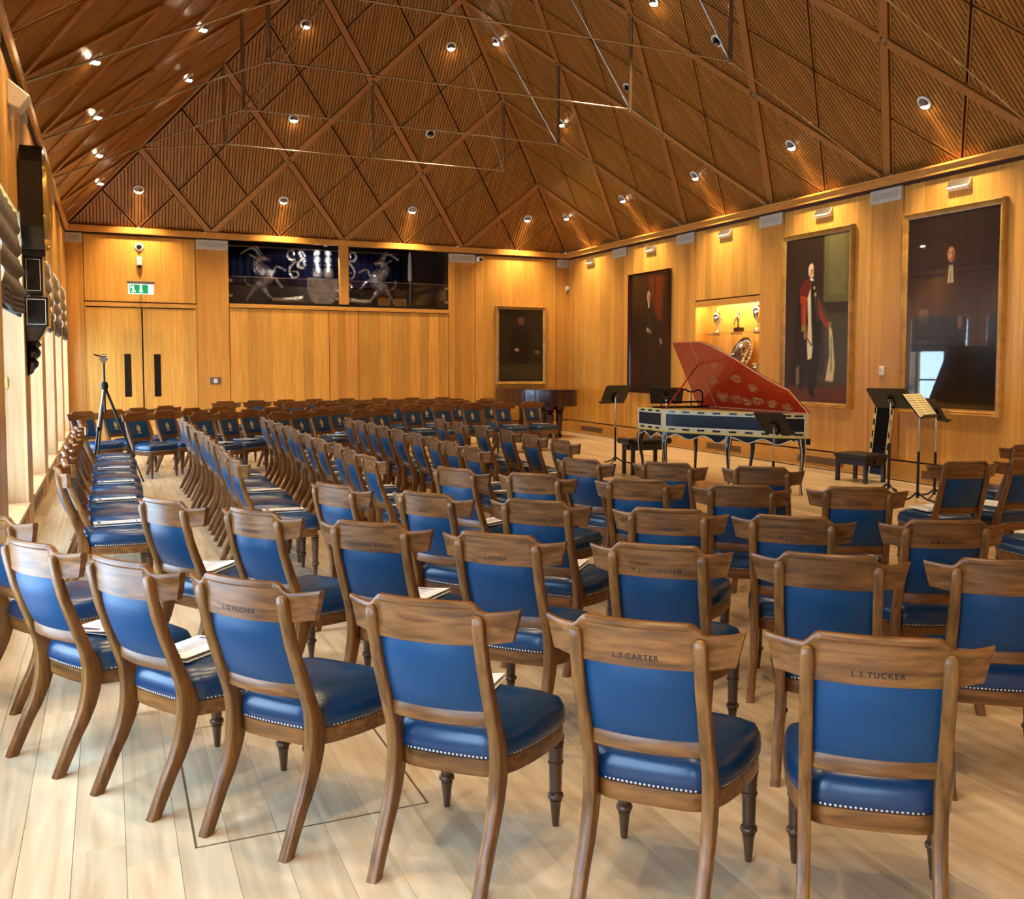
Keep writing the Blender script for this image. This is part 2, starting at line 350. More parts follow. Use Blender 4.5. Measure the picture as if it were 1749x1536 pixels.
# end wall
wb_ = struct('wall_back', 'oak panelled end wall with double doors and glazed balcony opening', 'wall')
mb = MB(); mb.box(XL - .34, -10.47, .03, .12, 0, EAVE); mb.box(-8.44, -7.79, .03, .12, 0, EAVE); mb.box(-10.47, -8.44, .03, .12, 2.80, EAVE); mb.box(-7.79, -3.0, .03, .12, 0, 2.84); mb.box(-3.0, .1, .03, .12, 0, EAVE)
part('backing', mb, M_DARKGAP, wb_)
for x0, x1 in ((XL, -10.48), (-8.43, -7.79), (-3.03, -2.39), (-.32, 0)): panel_y(wb_, -.012, x0, x1, 0 if x0 < -8 else ZP, ZT, M_OAKP, .042)
panel_y(wb_, 0, -10.48, -8.43, 2.82, ZT, M_OAK)
for x0, x1, m in ((-7.79, -5.74, M_OAK), (-5.74, -5.10, M_OAKP), (-5.10, -3.03, M_OAK)):
    panel_y(wb_, 0, x0, x1, ZP, 2.76, m)
    part('ledge', bx(x0 + .004, x1 - .004, -.03, .16, 2.765, 2.845), M_OAKT, wb_, bevel=.006)
panel_y(wb_, 0, -2.39, -.32, ZP, ZT, M_OAK)
bb = struct('baseboard_back', 'oak plinth board along the foot of end wall', 'baseboard'); part('plinth', bx(-8.43, 0, -.02, .03, 0, .25), M_OAKT, bb)
tb = struct('trim_4', 'oak eaves beam running along the top of end wall', 'trim')
part('beam', bx(XL, 0, -.10, .03, 4.16, 4.285), M_OAKT, tb, bevel=.008); part('shadow_gap', bx(XL, -7.79, -.06, .03, 4.13, 4.16), M_DARKGAP, tb); part('shadow_gap', bx(-3.03, 0, -.06, .03, 4.13, 4.16), M_DARKGAP, tb)
part('balcony_post', bx(-5.50, -5.31, -.03, .12, 2.90, 4.16), M_OAKT, tb, bevel=.006)
# double doors
part('door_light_block', bx(-10.5, -8.4, .10, .14, 0, 2.84), M_DARKGAP, wb_)  # added sheet behind the leaves, blocks sky light at the door gaps
dr = struct('door_1', 'pale oak double doors with slim black vision panels', 'door')
for x0, x1, sx in ((-10.47, -9.46, -9.67), (-9.45, -8.44, -9.25)):
    lf = part('door_leaf', bx(x0 + .012, x1 - .004, .0, .045, .02, 2.70), M_OAK, dr, bevel=.004)
    part('vision_panel', bx(min(sx, sx + .125 * (1 if x0 > -10 else -1)), max(sx, sx + .125 * (1 if x0 > -10 else -1)), -.004, .0, .92, 1.78), M_BLACK, lf)
    cx = -9.56 if x0 < -10 else -9.36
    part('push_plate', bx(cx - .045, cx + .045, -.003, .0, 1.02, 1.46), M_OAKP, lf)
part('door_frame', MB().box(-10.48, -10.458, -.015, .05, 0, 2.72).box(-8.452, -8.43, -.015, .05, 0, 2.72).box(-10.48, -8.43, -.02, .05, 2.72, 2.80), M_OAKT, dr, bevel=.004)
# wall behind the photographer
wf = struct('wall_front', 'oak wall closing the hall behind the seating', 'wall')
mb = MB(); yf = -NBAY * BAY; mb.prism([(XL - .34, yf, 0), (.1, yf, 0), (.1, yf, EAVE), (-2 * BAY, yf, EAVE + 2 * BAY + .2), (XL - .34, yf, EAVE)], (0, -.1, 0)); part('boarding', mb, M_OAK, wf)
# balcony recess behind the opening
rc = struct('trim_5', 'dark balcony recess behind the glazed opening', 'recess')
mb = MB(); mb.box(-7.95, -7.79, .12, 2.6, 2.7, 4.6); mb.box(-3.0, -2.85, .12, 2.6, 2.7, 4.6); mb.box(-7.95, -2.85, 2.6, 2.7, 2.7, 4.6); mb.box(-7.95, -2.85, .0, 2.7, 4.3, 4.6)
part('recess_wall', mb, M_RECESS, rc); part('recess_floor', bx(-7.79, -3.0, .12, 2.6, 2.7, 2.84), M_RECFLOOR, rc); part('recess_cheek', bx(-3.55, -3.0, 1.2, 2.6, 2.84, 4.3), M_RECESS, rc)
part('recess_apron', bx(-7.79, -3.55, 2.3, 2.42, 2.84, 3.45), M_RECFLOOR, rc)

# ------------------------------------------------------------------ ceiling: slatted diamond panels in a rafter lattice
ceil = struct('ceiling', 'steep hipped ceiling of slatted cedar diamonds between crossing rafters', 'ceiling')
LS = BAY / math.sqrt(2)                            # slope length of one row
HB = .058
class Slope:
    def __init__(s, org, e1, e2): s.o, s.e1, s.e2 = Vector(org), Vector(e1), Vector(e2).normalized(); s.n = s.e1.cross(s.e2)
    def pt(s, a, k, h=0): return s.o + s.e1 * (a * BAY) + s.e2 * (k * LS) + s.n * h
    def mat(s, a, k): return Matrix((s.e1, s.e2, s.n)).transposed().to_4x4(), s.pt(a, k)
SB = Slope((XL, 0, EAVE), (1, 0, 0), (0, -1, 1)); SR = Slope((0, 0, EAVE), (0, -1, 0), (-1, 0, 1)); SLF = Slope((XL, -NBAY * BAY, EAVE), (0, 1, 0), (1, 0, 1))
part('roof_deck', MB().prism([SB.pt(0, 0, -.03), SB.pt(4, 0, -.03), SB.pt(2, 4, -.03)], SB.n * -.05), M_DARKGAP, ceil)
part('roof_deck', MB().prism([SR.pt(0, 0, -.03), SR.pt(NBAY, 0, -.03), SR.pt(NBAY, 4, -.03), SR.pt(2, 4, -.03)], SR.n * -.05), M_DARKGAP, ceil)
part('roof_deck', MB().prism([SLF.pt(0, 0, -.03), SLF.pt(NBAY, 0, -.03), SLF.pt(NBAY - 2, 4, -.03), SLF.pt(0, 4, -.03)], SLF.n * -.05), M_DARKGAP, ceil)
def clip(poly, nx, ny, d):                         # keep nx*x+ny*y<=d
    o = []
    for i in range(len(poly)):
        p, q = poly[i], poly[(i + 1) % len(poly)]; a, b = nx * p[0] + ny * p[1] - d, nx * q[0] + ny * q[1] - d
        if a <= 0: o.append(p)
        if a * b < 0: t = a / (a - b); o.append((p[0] + (q[0] - p[0]) * t, p[1] + (q[1] - p[1]) * t))
    return o
pcache = {}
def panel_mesh(pi, pj, kind):                      # parities say which edges carry a rafter
    if (pi, pj, kind) in pcache: return pcache[pi, pj, kind]
    ax, ay = BAY / 4, LS / 2; nl = math.hypot(1 / ax, 1 / ay); nx, ny = 1 / ax / nl, 1 / ay / nl; d0 = 1 / nl; J = .017
    ins = [HB + .022 if pi == 1 else J, HB + .022 if pi == 0 else J, HB + .022 if pj == 1 else J, HB + .022 if pj == 0 else J]   # +p, -p, +m, -m edges
    poly = [(-2, -2), (2, -2), (2, 2), (-2, 2)]
    for (sx, sy), i in zip(((nx, ny), (-nx, -ny), (nx, -ny), (-nx, ny)), ins): poly = clip(poly, sx, sy, d0 - i)
    if kind == 'low': poly = clip(poly, 0, -1, -.02)
    if kind == 'top': poly = clip(poly, 0, 1, -.02)
    mb = MB(); mb.cur = 1; mb.poly([(x, y, -.012) for x, y in poly]); mb.cur = 0
    cx = sum(p[0] for p in poly) / len(poly); cy = sum(p[1] for p in poly) / len(poly); inner = poly
    for i in range(len(poly)):                     # edge battens
        p, q = poly[i], poly[(i + 1) % len(poly)]; ex, ey = q[0] - p[0], q[1] - p[1]; l = math.hypot(ex, ey)
        if l < .02: continue
        ox, oy = ey / l, -ex / l
        if ox * (cx - p[0]) + oy * (cy - p[1]) > 0: ox, oy = -ox, -oy
        d = ox * p[0] + oy * p[1]; strip = clip(poly, -ox, -oy, -(d - .02)); inner = clip(inner, ox, oy, d - .024)
        if len(strip) > 2: mb.prism([(x, y, -.012) for x, y in strip], (0, 0, .036))
    w, pit = .045, .0602; x = -math.ceil(.7 / pit) * pit
    while x < .7:
        st = clip(clip(inner, -1, 0, -x), 1, 0, x + w)
        if len(st) > 2: mb.prism([(a, b, -.012) for a, b in st], (0, 0, .026))
        x += pit
    pcache[pi, pj, kind] = mb.mesh('ceiling_panel', [M_SLAT, M_SLATGAP]); return pcache[pi, pj, kind]
def cells(slope, i0, i1, j0, j1, ok):
    for i in range(i0, i1):
        for j in range(j0, j1):
            d = i - j; s, k = (i + j + 1) / 4, (i - j) / 2
            if d < 0 or d > 8 or not ok(s, k): continue
            kind = 'low' if d == 0 else 'top' if d == 8 else 'full'
            o = link('ceiling_panel', panel_mesh(i % 2, j % 2, kind), ceil); R, p = slope.mat(s, k); R.translation = p; o.matrix_world = R
cells(SB, 0, 8, 0, 8, lambda s, k: True)
cells(SR, 0, 24, 0, 24, lambda s, k: s < 7.6)
cells(SLF, 0, 24, 0, 24, lambda s, k: s > NBAY - 7.6)
def rafter(slope, a0, k0, a1, k1, w=HB, h=.05, name='rafter'):
    p, q = slope.pt(a0, k0), slope.pt(a1, k1); d = (q - p).normalized(); c = slope.n.cross(d) * w
    part(name, MB().prism([p - c - slope.n * .03, p + c - slope.n * .03, p + c + slope.n * h, p - c + slope.n * h], q - p), M_BEAM, ceil, bevel=.004)
def fam(slope, n, hipL, hipR):
    for i in range(-4, n + 5):
        # rising to the right: m=i -> s=i+k/2 ; rising to the left: p=i -> s=i-k/2
        for sg in (1, -1):
            ks = [t / 8 for t in range(0, 33)]; inside = [k for k in ks if -1e-6 <= i + sg * k / 2 - (k / 2 if hipL else 0) and i + sg * k / 2 <= n - (k / 2 if hipR else 0) + 1e-6]
            if len(inside) > 4 and not (hipL and i == 0 and sg == 1) and not (hipR and i == n and sg == -1): rafter(slope, i + sg * inside[0] / 2, inside[0], i + sg * inside[-1] / 2, inside[-1])
fam(SB, 4, True, True); fam(SR, NBAY, True, False); fam(SLF, NBAY, False, True)
for a, b in ((SB.pt(0, 0), SB.pt(2, 4)), (SB.pt(4, 0), SB.pt(2, 4)), (SB.pt(2, 4), Vector((-2 * BAY, -NBAY * BAY, EAVE + 2 * BAY)))):
    part('hip_rafter', MB().tube([a, b], .055, 6), M_BEAM, ceil)
# steel nodes on the lattice
for slope, n, lo, hi in ((SB, 4, 0, 4), (SR, NBAY, 0, 6.6), (SLF, NBAY, NBAY - 6.6, NBAY)):
    for k in range(0, 4):
        a = 0 if k % 2 == 0 else .5
        while a <= n:
            l_ok = slope is SLF or a >= k / 2 - .01; r_ok = slope is SR or a <= n - k / 2 + .01
            if l_ok and r_ok and lo - .01 <= a <= hi + .01:
                p = slope.pt(a, k, .045)
                nd = part('steel_node', MB().lathe([(.055, 0), (.055, .012), (.03, .03), (.0, .03)], p, 10, slope.n), M_BRONZE, ceil)
            a += 1
# trusses: hanging struts, cross ties and raking rods
DROP = 1.4173
def rod(path, r, parent, name, m=M_STEEL): return part(name, MB().tube(path, r, 8), m, parent, smooth=40)
def clevis(parent, p, q, l=.28):
    d = (Vector(q) - Vector(p)).normalized(); part('rod_end', MB().tube([p, Vector(p) + d * l * .8, Vector(p) + d * l], [.016, .016, .008], 8), M_STEEL, parent, smooth=40)
for t in range(1, 8):
    rt, lt = SR.pt(t, 2, .03), SLF.pt(NBAY - t, 2, .03); rb, lb = rt - Vector((0, 0, DROP)), lt - Vector((0, 0, DROP))
    tr_ = thing('roof_truss', 'steel tie-rod truss under the rafters, %s from the end wall' % ORD[t - 1], 'truss', (-2 * BAY, -t * BAY, rb.z), 0, 'steel roof trusses')
    apex = Vector((-2 * BAY, -max(t, 2) * BAY, EAVE + 2 * BAY - .12))
    for top, bot, ev in ((rt, rb, SR.pt(t, 0, .06) if t > 1 else SR.pt(.5, 1, .05)), (lt, lb, SLF.pt(NBAY - t, 0, .06) if t > 1 else SLF.pt(NBAY - .5, 1, .05))):
        rod([top, bot], .032, tr_, 'strut', M_BRONZE); rod([bot, ev], .0105, tr_, 'raking_rod'); rod([bot, apex], .0105, tr_, 'ridge_rod')
        clevis(tr_, bot, ev); clevis(tr_, bot, apex); clevis(tr_, bot, rb if bot is lb else lb); clevis(tr_, ev, bot)
        part('strut_foot', MB().lathe([(0, -.03), (.03, -.03), (.036, .0), (.03, .03), (0, .03)], bot, 10), M_STEEL, tr_, smooth=40)
    rod([lb, rb], .0115, tr_, 'cross_tie')
    if t == 1: mt = SB.pt(2, 2, .03); rod([mt, mt - Vector((0, 0, DROP))], .032, tr_, 'strut', M_BRONZE)
# ------------------------------------------------------------------ downlights
def downlight(slope, a, k, lit, aim, power, desc, nlen=.02):
    p = slope.pt(a, k, .022); R, _ = slope.mat(a, k)
    t = thing('downlight', desc, 'downlight', p, 0, 'recessed ceiling downlights'); 
    down = (Vector(aim) - p).normalized()
    part('trim_ring', MB().lathe([(.068, -.01), (.098, -.01), (.102, .006), (.09, .016), (.072, .016), (.068, -.01)], p, 20, slope.n), M_WHITE, t, smooth=50)
    part('well', MB().lathe([(.07, -.004), (.07, -.06), (.0, -.06)], p, 18, slope.n), M_BLACKM, t)
    c = p + slope.n * .01
    part('lamp_body', MB().lathe([(.0, -.05), (.045, -.05), (.052, .035), (.047, .04), (.044, .02), (.0, .02)], c, 16, down), M_STEEL if lit else M_BLACKM, t, smooth=40)
    part('lamp_face', MB().lathe([(.0, .022), (.046, .022), (.046, .040), (.036, .056), (.018, .066), (.0, .068)], c, 16, down), M_BULB if lit else M_BULBOFF, t, smooth=60)
    if lit:
        l = bpy.data.lights.new('downlight_beam', 'SPOT'); l.energy = power; l.color = (1, .74, .42); l.spot_size = math.radians(100); l.spot_blend = .9; l.shadow_soft_size = .05
        o = link('downlight_beam', l, None, c + down * .10); o.rotation_euler = down.to_track_quat('-Z', 'Y').to_euler()
for i in range(4):
    s = i + .5; downlight(SB, s, .5, 1, (XL + s * BAY, -.05, 1.9), LAMP_WALL, 'lit downlight over end wall, %s from the window wall' % ORD[i])
downlight(SB, 1.5, 1.5, 1, (XL + 1.5 * BAY, -2.6, 0), LAMP_DOWN, 'lit round downlight high above the left of balcony opening')
downlight(SB, 2.5, 1.5, 0, (XL + 2.5 * BAY, -2.6, 0), 0, 'unlit dark downlight high above the balcony opening')
downlight(SB, 1.5, 2.5, 1, (XL + 1.5 * BAY, -4, 0), LAMP_DOWN, 'lit downlight near top of end slope, on window side')
downlight(SB, 2.5, 2.5, 1, (XL + 2.5 * BAY, -4, 0), LAMP_DOWN, 'lit downlight near top of end slope, on portrait side')
for i in range(9):
    t = i + .5; y = -t * BAY
    downlight(SR, t, .5, 1, (-.05, y, 1.8), LAMP_WALL, 'lit downlight over portrait wall, %s from the end wall' % ORD[i])
    downlight(SLF, NBAY - t, .5, 1, (XL + .6, y, 0), LAMP_WALL * .7, 'lit downlight above windows, %s from the end wall' % ORD[i])
for i in range(1, 9):
    t = i + .5; y = -t * BAY
    downlight(SR, t, 1.5, 0 if i in (2, 3) else 1, (-2.2, y, 0), LAMP_DOWN, ('unlit' if i in (2, 3) else 'lit') + ' mid-slope downlight on portrait side, %s from the end wall' % ORD[i - 1])
    downlight(SLF, NBAY - t, 1.5, 1, (XL + 2.2, y, 0), LAMP_DOWN * .8, 'lit mid-slope downlight on window side, %s from the end wall' % ORD[i - 1])
downlight(SR, 1.5, 2.5, 1, (-3.6, -1.5 * BAY, 0), LAMP_DOWN, 'lit upper downlight on portrait slope beside the hip')
downlight(SR, 3.25, 2, 1, (-3, -3.25 * BAY, 0), LAMP_DOWN, 'lit downlight high above the harpsichord')
# ------------------------------------------------------------------ chairs
def ry(x): return -.305 + .9 * x * x               # plan curve of the yoke rail
def rail_top(x):
    a = abs(x)
    if a < .150: return .905
    if a < .195: t = (a - .150) / .045; return .905 - .034 * (t * t * (3 - 2 * t))
    return .871 + .010 * ((a - .195) / .10) ** 2
def rail_bot(x): return .772 + .010 * min(1, max(0, (abs(x) - .18) / .09))
T2 = .011
mb = MB(); rings = []
xs = [-.292 + .584 * i / 40 for i in range(41)] + [-.195, .195, -.150, .150, -.165, .165, -.18, .18]
for x in sorted(xs):
    zt, zb = rail_top(x), rail_bot(x); roll_ = .008 if abs(x) < .16 else .004
    def P(dy, z):                                  # ends flare outward towards the top
        xx = x * (1 - .085 * max(0, abs(x) - .20) / .09 * (zt - z) / (zt - zb)); lean = -.012 * (z - zb) / (zt - zb)
        return (xx, ry(xx) + dy + lean, z)
    rings.append([P(T2, zb), P(T2, zb + .05), P(T2 * .9, zt - .022), P(T2 * .9, zt - .007), P(T2 * .4, zt), P(-T2 - roll_ * .3, zt), P(-T2 - roll_, zt - .006), P(-T2 - roll_, zt - .016), P(-T2, zt - .024), P(-T2, zb + .04), P(-T2, zb)])
mb.loft(rings); ME_RAIL = mb.mesh('top_rail', M_RAIL, smooth=38)
PROF = [(0, -.305, .040), (.06, -.276, .043), (.13, -.243, .048), (.185, -.212, .054), (.245, -.186, .060), (.30, -.170, .066), (.35, -.162, .070), (.40, -.164, .065), (.455, -.178, .050), (.525, -.204, .042), (.62, -.240, .037), (.70, -.268, .034), (.78, -.288, .032), (.835, -.300, .030), (.856, -.304, .026), (.865, -.306, .014)]
def prof_y(z):
    for (z0, y0, _), (z1, y1, _) in zip(PROF, PROF[1:]):
        if z0 <= z <= z1: return y0 + (y1 - y0) * (z - z0) / (z1 - z0)
    return PROF[-1][1]
def post_mesh(sx):
    mb = MB(); rings = []
    for z, y, t in PROF:
        w = .0185 if z < .85 else .0185 * t / .030; h = t / 2; c = .004
        x0 = sx * .18
        rings.append([(x0 - w + c, y - h, z), (x0 + w - c, y - h, z), (x0 + w, y - h + c, z), (x0 + w, y + h - c, z), (x0 + w - c, y + h, z), (x0 - w + c, y + h, z), (x0 - w, y + h - c, z), (x0 - w, y - h + c, z)])
    mb.loft(rings); return mb.mesh('back_post', M_POST, smooth=50)
ME_POST = [post_mesh(-1), post_mesh(1)]
mb = MB(); rings = []                              # lower cross rail
for i in range(17):
    x = -.166 + .332 * i / 16; yc = -.198 - .024 * (1 - (x / .166) ** 2)
    rings.append([(x, yc + .010, .498), (x, yc + .004, .543), (x, yc - .008, .548), (x, yc - .013, .540), (x, yc - .009, .500), (x, yc - .002, .495)])
mb.loft(rings); ME_CROSS = mb.mesh('cross_rail', M_RAIL, smooth=40)
mb = MB(); rings = []                              # upholstered back pad
for i in range(15):
    u = i / 14; x = -.163 + .326 * u; ring = []
    bul = .016 * (1 - abs(2 * u - 1) ** 4) + .002
    zs = [.546 + .228 * j / 8 for j in range(9)]
    def yc(z): return prof_y(z) * .96 - .006 - .022 * (1 - (x / .163) ** 2) + .004
    for j, z in enumerate(zs): e = 1 - abs(2 * j / 8 - 1) ** 4; ring.append((x, yc(z) - bul * (.25 + .75 * e) - .004, z))
    for j, z in reversed(list(enumerate(zs))): e = 1 - abs(2 * j / 8 - 1) ** 4; ring.append((x, yc(z) + bul * (.25 + .75 * e) + .004, z))
    rings.append(ring)
mb.loft(rings); ME_PAD = mb.mesh('backrest', M_BLUE, smooth=55)
def seat_ring(scale, z, crown=0, n=44):            # plan outline of the seat, bowed sides and front
    pts = []
    key = [(-.155, -.165), (-.205, -.10), (-.238, .02), (-.252, .15), (-.250, .225), (-.225, .258), (-.12, .272), (0, .276), (.12, .272), (.225, .258), (.250, .225), (.252, .15), (.238, .02), (.205, -.10), (.155, -.165), (.08, -.172), (0, -.174), (-.08, -.172)]
    for p in smoothpts([(a, b, 0) for a, b in key], 2, True): pts.append((p.x * scale, .05 + (p.y - .05) * scale, z))
    return pts
mb = MB(); mb.loft([seat_ring(.975, 0.318), seat_ring(.985, 0.325), seat_ring(.985, 0.372), seat_ring(.96, 0.375)]); ME_FRAME = mb.mesh('seat_frame', M_RAIL, smooth=40)
mb = MB(); rs = [seat_ring(.955, 0.372), seat_ring(.995, 0.376), seat_ring(1.012, 0.400), seat_ring(1.0, 0.430), seat_ring(.95, 0.458), seat_ring(.80, 0.477), seat_ring(.55, 0.487), seat_ring(.25, 0.491), seat_ring(.02, 0.492)]
mb.loft(rs); ME_SEAT = mb.mesh('seat', M_SEAT, smooth=60)
mb = MB(); base = seat_ring(.997, 0.381); per = []
for i in range(len(base)):
    p, q = Vector(base[i]), Vector(base[(i + 1) % len(base)]); per.append((p, q, (q - p).length))
tot = sum(l for *_, l in per); nn = 118; d = 0; acc = 0; it = 0
for k in range(nn):
    t = k * tot / nn
    while acc + per[it][2] < t: acc += per[it][2]; it += 1
    p = per[it][0].lerp(per[it][1], (t - acc) / per[it][2]); o = Vector((p.x, p.y - .05, 0)).normalized()
    if p.y < -.10 and abs(abs(p.x) - .18) < .03: continue
    a = o.cross(Vector((0, 0, 1))); r = .0052; c = p - o * .001
    b = len(mb.v); mb.v += [tuple(c + a * r * math.cos(h) + Vector((0, 0, r * math.sin(h)))) for h in [j * PI / 3 for j in range(6)]] + [tuple(c + o * .0055)]
    for j in range(6): mb._f((b + j, b + (j + 1) % 6, b + 6))
ME_NAILS = mb.mesh('nail_trim', M_NAIL, smooth=80)
mb = MB(); mb.lathe([(.010, 0.0000), (.012, 0.0036), (.014, 0.0272), (.019, 0.0771), (.0215, 0.0889), (.017, 0.0925), (.027, 0.0980), (.029, 0.1052), (.026, 0.1125), (.018, 0.1170), (.0215, 0.1216), (.0215, 0.1288), (.0235, 0.2132), (.0275, 0.2159), (.0275, 0.2232), (.0245, 0.2259), (.0265, 0.2749), (.023, 0.2776), (.029, 0.2822), (.029, 0.2894), (.022, 0.2939), (.030, 0.2994), (.030, 0.3130)], (0, 0, 0), 14); mb.v = [(x, y, z * 1.038) for x, y, z in mb.v]
ME_LEG = mb.mesh('leg', M_TURN, smooth=40)
mb = MB()                                          # stamped gold crest on the front of the pad
def pad_front(x, z): return prof_y(z) * .96 - .006 - .022 * (1 - (x / .163) ** 2) + .0290
def cp(pts): mb.poly([(x, pad_front(x, z), z) for x, z in pts])
cp([(.026, .70), (-.026, .70), (-.028, .675), (-.022, .65), (-.010, .632), (0, .626), (.010, .632), (.022, .65), (.028, .675)])
cp([(.018, .703), (-.018, .703), (-.022, .722), (-.008, .716), (0, .730), (.008, .716), (.022, .722)])
cp([(.034, .612), (.02, .621), (-.02, .621), (-.034, .612), (-.032, .604), (0, .609), (.032, .604)])
for s in (-1, 1): cp([(s * .032, .70), (s * .036, .68), (s * .034, .65), (s * .028, .632), (s * .030, .655), (s * .031, .68)][::s])
ME_CREST = mb.mesh('crest', M_CRESTGOLD)
def text_mesh(body, size, name):
    cu = bpy.data.curves.new('t', 'FONT'); cu.body = body; cu.size = size; cu.align_x = 'CENTER'; cu.space_character = 1.25; cu.offset = .0005
    ob = bpy.data.objects.new('t', cu); COL.objects.link(ob); dg = bpy.context.evaluated_depsgraph_get()
    me = bpy.data.meshes.new_from_object(ob.evaluated_get(dg)); bpy.data.objects.remove(ob); bpy.data.curves.remove(cu); me.name = name; me.materials.clear(); return me
def chair(mid, ang, label, group, name_on_back=None, at='post'):
    a = math.radians(ang); f = Vector((-math.sin(a), math.cos(a), 0)); c = Vector((mid[0], mid[1], 0)) + f * .306
    t = thing('dining_chair', label, 'chair', c, a, group)
    link('top_rail', ME_RAIL, t); link('backrest', ME_PAD, t)['label'] = 'blue leather back pad'
    for m in ME_POST: link('back_post', m, t)
    link('cross_rail', ME_CROSS, t); link('seat_frame', ME_FRAME, t)
    s = link('seat', ME_SEAT, t); s['label'] = 'domed blue leather seat'
    n = link('nail_trim', ME_NAILS, s); n['kind'] = 'stuff'
    for sx in (-1, 1): link('leg', ME_LEG, t, (sx * .212, .232, 0))
    link('crest', ME_CREST, [o for o in t.children if o.name.startswith('backrest')][0])
    if name_on_back:
        me = text_mesh(name_on_back, .0215, 'name_stamp')
        for v in me.vertices: x, y = v.co.x, v.co.y; v.co = (x, ry(x) - T2 - .0008 - .012 * (.795 + y - .772) / .133, .795 + y)
        me.materials.append(M_INK); link('name_stamp', me, [o for o in t.children if o.name.startswith('top_rail')][0])
    return t
CH = {}
def rowdef(key, lst, lab, group):
    for i, it in enumerate(lst): CH[key + str(i)] = chair((it[0], it[1]), it[2], lab(i), group, it[3] if len(it) > 3 else None)
G1 = 'chairs in slanting rows away from the doors'
def near(row): return lambda i: 'blue leather chair, %s from windows, %s slanting row away from the doors' % (ORD[i], row)
rowdef('A', [(-10.60, -16.50, -60), (-10.39, -17.36, -60), (-10.075, -17.90, -60), (-9.72, -18.40, -52.8, 'L.G.FILCHER'), (-9.26, -18.92, -46), (-8.80, -19.40, -47, 'L.S.CARTER'), (-8.31, -19.81, -39.4, 'L.S.TUCKER')], near('rearmost'), G1)
rowdef('B', [(-9.86, -16.30, -60), (-9.49, -16.86, -59, 'E.F.JONES'), (-9.07, -17.44, -47, 'F.BERNHARD KINDER'), (-8.66, -17.95, -49, 'L.DENZA'), (-8.18, -18.44, -44.6, 'W.J.LUFFINGHAM'), (-7.70, -18.88, -42.9), (-7.17, -19.24, -37)], near('second rearmost'), G1)
rowdef('C', [(-8.93, -15.98, -66), (-8.55, -16.57, -59, 'W.E.C'), (-8.12, -17.09, -49.7, 'L.LITCHEN'), (-7.65, -17.63, -42, 'C.C.GARDNER'), (-7.24, -18.07, -43, 'W.V.STEN'), (-6.67, -18.46, -27, 'G.M.CLARKE')], near('third rearmost'), G1)
rowdef('D', [(-8.00, -15.40, -66), (-7.65, -15.94, -52, 'FRANK R.WHITE'), (-7.19, -16.49, -44.6, 'A.LIBRIANI'), (-6.77, -16.99, -38), (-6.20, -17.34, -34, 'E.WILKINSON')], near('fourth rearmost'), G1)
rowdef('E', [(-6.94, -15.16, -68, 'A.E.N.SMITH'), (-6.49, -15.66, -53, 'J.THORNTON'), (-6.03, -16.17, -45.6)], near('fifth rearmost'), G1)
rowdef('F', [(-4.39, -16.46, -14), (-3.72, -16.46, -6), (-3.05, -16.45, 0)], lambda i: 'blue leather chair, %s from the harpsichord in the row beyond the stands' % ORD[i], 'chairs at right facing the portraits')
rowdef('G', [(-4.62, -17.62, -14), (-2.62, -15.50, 6)], lambda i: ['blue leather chair behind the row beyond the stands', 'blue leather chair closest to the glazed portrait'][i], 'chairs at right facing the portraits')
G2 = 'chairs in straight rows facing the harpsichord'
rown = ['the row along the windows', 'second row from the windows', 'third row from the windows', 'fourth row from the windows', 'fifth row from the windows']
def srow(key, X, ys, r):
    rowdef(key, [(X + random.uniform(-.02, .02), y, -90 + random.uniform(-2.5, 2.5)) for y in ys], lambda i: 'blue leather chair in %s, %s from its rear end' % (rown[r], ORD[i]), G2)
srow('S', -10.40, [-14.27 + .655 * i for i in range(10)], 0)
srow('T', -9.27, [-14.13 + .635 * i for i in range(10)], 1)
srow('U', -8.30, [-14.27 + .645 * i for i in range(10)], 2)
srow('V', -7.30, [-13.78 + .60 * i for i in range(9)], 3)
srow('W', -6.28, [-13.38 + .745 * i for i in range(6)], 4)
G3 = 'crested chairs at the far end facing the room'
def far(row): return lambda i: 'gold-crested blue chair, %s from windows in %s slanting row before the doors' % (ORD[i], row)
rowdef('K', [(-10.45, -5.95, -140), (-10.05, -5.45, -138), (-9.70, -4.95, -135), (-9.27, -4.32, -135)], far('outermost'), G3)
rowdef('L', [(-9.76, -6.45, -140), (-9.36, -5.95, -138), (-8.94, -5.30, -136), (-8.48, -4.80, -138)], far('second'), G3)
rowdef('M', [(-8.92, -6.85, -140), (-8.53, -6.38, -138), (-8.17, -5.98, -140), (-7.76, -5.48, -145)], far('third'), G3)
rowdef('N', [(-7.88, -7.0, -142), (-7.52, -6.55, -142), (-7.12, -6.0, -145), (-6.72, -5.45, -150)], far('fourth'), G3)
rowdef('O', [(-6.62, -6.65, -145), (-6.18, -6.1, -150)], far('innermost'), G3)
def fars(row): return lambda i: 'gold-crested blue chair, %s from windows in %s row by end wall' % (ORD[i], row)
rowdef('P', [(-8.16, -2.46, 202), (-7.58, -2.24, 200), (-7.00, -2.02, 196), (-6.42, -1.85, 193), (-5.75, -1.7, 190), (-5.05, -1.6, 188), (-4.35, -1.55, 188), (-3.66, -1.5, 188)], fars('rearmost'), G3)
rowdef('Q', [(-7.0, -3.02, 205), (-6.40, -2.85, 200), (-5.72, -2.75, 198), (-5.05, -2.68, 196), (-4.38, -2.62, 195), (-3.72, -2.58, 194), (-3.06, -2.6, 194)], fars('second'), G3)
rowdef('R', [(-6.55, -4.25, 208), (-5.95, -3.98, 200), (-5.35, -3.8, 198), (-4.70, -3.68, 196), (-4.02, -3.6, 196), (-3.35, -3.55, 194)], fars('third'), G3)
